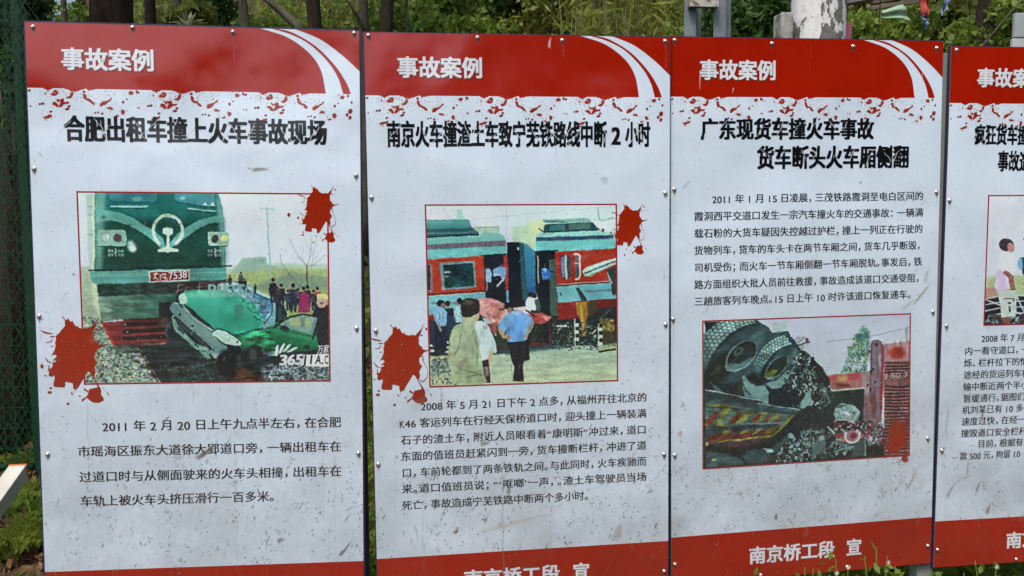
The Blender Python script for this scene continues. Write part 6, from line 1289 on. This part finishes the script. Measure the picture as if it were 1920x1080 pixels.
b2, k2 = board((-.0865, 2.5280, EYE+.5278), (.0007, -.0058, .0006),
    'second display board from the left, picture of orange train carriages with onlookers', 2,
    [('南京火车撞渣土车致宁芜铁路线中断', .059, .705, .2505, .3215), ('2', .722, .747, .2525, .3165), ('小时', .764, .8385, .2505, .3215)],
    [('2008 年 5 月 21 日下午 2 点多，从福州开往北京的', .140, .830, 1.0975, .0275), ('K46 客运列车在行经天保桥道口时，迎头撞上一辆装满', .076, .8295, 1.1475, .0275), ('石子的渣土车，附近人员眼看着“康明斯”冲过来，道口', .079, .8295, 1.198, .0275), ('东面的值班员赶紧闪到一旁，货车撞断栏杆，冲进了道', .078, .8295, 1.2475, .0275), ('口，车前轮都到了两条铁轨之间。与此同时，火车疾驰而', .080, .8296, 1.2975, .0275), ('来。道口值班员说；“‘哐啷’一声，。渣土车驾驶员当场', .079, .8298, 1.3465, .0275), ('死亡，事故造成宁芜铁路中断两个多小时。', .078, .650, 1.3965, .0275)],
    art_carriages, [(.166, .4919), (.7336, .4949), (.7373, 1.0278), (.1694, 1.0261)],
    [(.0629, .8452, .000206, .000232, None, ()), (.7602, .4957, .000128, .00015, None, [(-190, 560, 34, 40, 20)])],
    [(.013, .0091), (.3245, .0101), (.5734, .0141), (.8848, .0115), (.0105, .4674), (.8865, .4609), (.0135, .8551), (.8892, .8607), (.0107, 1.254), (.8858, 1.2657), (.012, 1.63), (.888, 1.64), (.3, 1.69), (.6, 1.688)],
    marks=[(.535, .02, .03, .006, 80, (180, 176, 176), .9), (.70, .42, .02, .02, 40, GY, .35), (.33, 1.205, .03, .012, 10, BR, .7), (.40, 1.35, .03, .01, 85, BR, .8), (.385, 1.33, .05, .005, 85, BR, .6), (.24, 1.47, .02, .01, 60, BR, .9), (.33, 1.44, .02, .005, 60, BR, .8), (.12, 1.47, .05, .003, -80, BR, .5), (.42, 1.455, .22, .012, 12, (196, 190, 186), .55), (.575, 1.53, .016, .004, -60, (50, 44, 40), .9), (.59, 1.528, .008, .004, 0, (50, 44, 40), .9), (.74, 1.50, .05, .02, 80, (140, 126, 100), .5), (.86, 1.49, .02, .006, 70, BR, .8), (.23, .93, .03, .012, 20, (120, 100, 84), .4), (.84, 1.38, .012, .006, 60, BR, .8), (.27, 1.09, .02, .003, 50, BR, .6)],
    streaks=[(.20, 1.03, 1.09, .006, .5), (.38, 1.25, 1.68, .004, .6), (.28, 1.1, 1.5, .002, .4), (.15, 1.2, 1.5, .002, .3), (.585, 1.1, 1.35, .003, .5), (.60, 1.15, 1.3, .004, .35), (.55, .3, .36, .002, .5)], foot=[('南京桥工段', .26, .554), ('宣', .5965, .649)])
b3, k3 = board((.8183, 2.5414, EYE+.5375), (.0005, -.0122, .029),
    'third display board, with the picture of an overturned truck below its text', 3,
    [('广东现货车撞火车事故', .097, .665, .2425, .304), ('货车断头火车厢侧翻', .279, .789, .327, .394)],
    [('2011 年 1 月 15 日凌晨，三茂铁路霞洞至电白区间的', .133, .8425, .4985, .0272), ('霞洞西平交道口发生一宗汽车撞火车的交通事故：一辆满', .075, .8433, .551, .0272), ('载石粉的大货车疑因失控越过护栏，撞上一列正在行驶的', .075, .8431, .603, .0272), ('货物列车，货车的车头卡在两节车厢之间，货车几乎断毁，', .075, .8443, .6555, .0272), ('司机受伤；而火车一节车厢侧翻一节车厢脱轨。事发后，铁', .0755, .8434, .708, .0272), ('路方面组织大批人员前往救援，事故造成该道口交通受阻，', .0755, .8424, .7605, .0272), ('三趟旅客列车晚点。15 日上午 10 时许该道口恢复通车。', .0757, .810, .8125, .0272)],
    art_overturned_truck, [(.1043, .8625), (.8049, .8642), (.8119, 1.328), (.1059, 1.327)],
    [(.7558, 1.202, .000118, .00015, (-1, 0, .8125, 9), ())],
    [(.0138, .0104), (.3244, .0156), (.5929, .0204), (.8783, .0216), (.0113, .4546), (.8881, .4739), (.0068, .8514), (.8861, .8588), (.0122, 1.2791), (.8783, 1.2762), (.012, 1.63), (.888, 1.64), (.3, 1.69), (.6, 1.688)],
    marks=[(.845, .80, .09, .008, 48, (150, 132, 112), .7), (.80, .83, .05, .007, 40, (150, 132, 112), .5), (.86, .74, .05, .010, 75, (150, 132, 112), .5), (.845, .505, .03, .002, 45, GY, .8), (.05, .44, .03, .004, 45, BR, .6), (.625, .44, .012, .004, 50, BR, .9), (.57, .69, .01, .01, 0, GY, .9), (.35, 1.50, .02, .010, 85, BR, .8), (.40, 1.52, .03, .008, -50, (150, 136, 116), .6), (.04, 1.12, .02, .012, 70, (140, 126, 106), .5), (.03, 1.21, .02, .012, 70, (150, 120, 100), .6), (.12, .815, .04, .003, 70, BR, .5), (.82, 1.42, .06, .008, 60, (140, 120, 100), .6), (.84, 1.38, .05, .01, 55, (150, 130, 110), .4), (.85, 1.55, .03, .01, 75, BR, .6)],
    streaks=[(.33, .7, .8, .006, .25), (.45, .7, .84, .004, .2), (.45, .02, .1, .001, .3)], foot=[('南京桥工段', .26, .554), ('宣', .5965, .649)],
    scratches=[([(.094, .10), (.092, .155)], .004), ([(.2, .15), (.197, .165)], .003), ([(.83, .1), (.833, .135)], .002)])
b4, k4 = board((1.7447, 2.5647, EYE+.5329), (.002, -.0026, -.0007),
    'rightmost display board cut by the picture edge, blue railcar picture and long text', 4,
    [('疯狂货车撞', .091, .2775, .245, .3065), ('事故造', .1755, .2875, .329, .3905)],
    [('2008 年 7 月', .1414, .2955, .9475, .0262), ('内一看守道口，一', .0836, .314, .9885, .0262), ('烁、栏杆拉下的情', .0825, .312, 1.028, .0262), ('途经的货运列车相', .0831, .320, 1.0675, .0262), ('输中断近两个半小', .083, .318, 1.107, .0262), ('暂缓通行。据图们', .0845, .306, 1.146, .0262), ('机刘某已有 10 多', .0824, .302, 1.184, .0262), ('速度过快，在经一', .0813, .312, 1.223, .0262), ('撞毁道口安全栏杆', .0813, .318, 1.2625, .0262), ('目前，根据有', .1421, .306, 1.3, .0262), ('款 500 元，拘留 10', .0804, .297, 1.3385, .0262)],
    art_bystanders, [(.1488, .4715), (.72, .4715), (.72, .8905), (.1495, .8905)],
    [], [(.0182, .0112), (.324, .0112), (.593, .0112), (.885, .0112), (.0115, .4848), (.887, .48), (.0157, .8899), (.887, .88), (.0154, 1.3035), (.887, 1.3), (.012, 1.64), (.888, 1.64), (.3, 1.69), (.6, 1.688)],
    marks=[(.155, 1.19, .03, .008, 80, (110, 60, 56), .8), (.11, 1.36, .06, .003, 88, (110, 70, 66), .8), (.02, 1.30, .02, .01, 50, BR, .7), (.06, 1.33, .012, .004, -20, GY, .9), (.15, 1.43, .04, .008, 70, BR, .6), (.19, 1.51, .03, .012, 70, BR, .7), (.05, 1.44, .05, .008, 60, BR, .5)], streaks=[(.03, 1.15, 1.25, .006, .4)], foot=[('南京桥工段', .26, .554), ('宣', .5965, .649)])

# lettering that belongs to the pictures
H1 = lambda x, y: tuple((lambda a: (a[0]/a[2], a[1]/a[2]))(B1H @ np.array([x, y, 1.0])))
picture_text('plate_number', '7538', H1(315.5, 526), H1(349.5, 522.5), H1(315, 511.5), k1['white'], b1, off=.015)
picture_text('picture_mark', 'PHOTO', H1(389, 558), H1(475, 558), H1(389, 534), print_mat('faint picture mark', tuple(ink((128, 176, 172))), k1['dirt_shade'], k1['ph']), b1, off=.02)
picture_text('picture_mark', '365', H1(522.5, 686.5), H1(566, 685), H1(522.5, 667), k1['white'], b1, off=.04, slant=.12)
picture_text('picture_mark', 'JIA.', H1(568, 684.5), H1(607, 684), H1(568, 667.5), k1['black'], b1, depth=.00055, off=.02, slant=.12)
picture_text('picture_mark', 'C', H1(608, 684), H1(614.5, 684), H1(608, 668), k1['black'], b1, depth=.00055, off=.02)
picture_text('picture_mark', '万家', H1(594, 664), H1(615, 663), H1(594, 652), k1['white'], b1, off=.02, slant=.12)
m_grey = print_mat('grey lettering', tuple(ink((178, 172, 170))), k3['dirt_shade'], k3['ph'])
picture_text('wagon_number', 'JSQ.7', (.7225, 1.069), (.8035, 1.069), (.7225, 1.0535), m_grey, b3, off=.02)
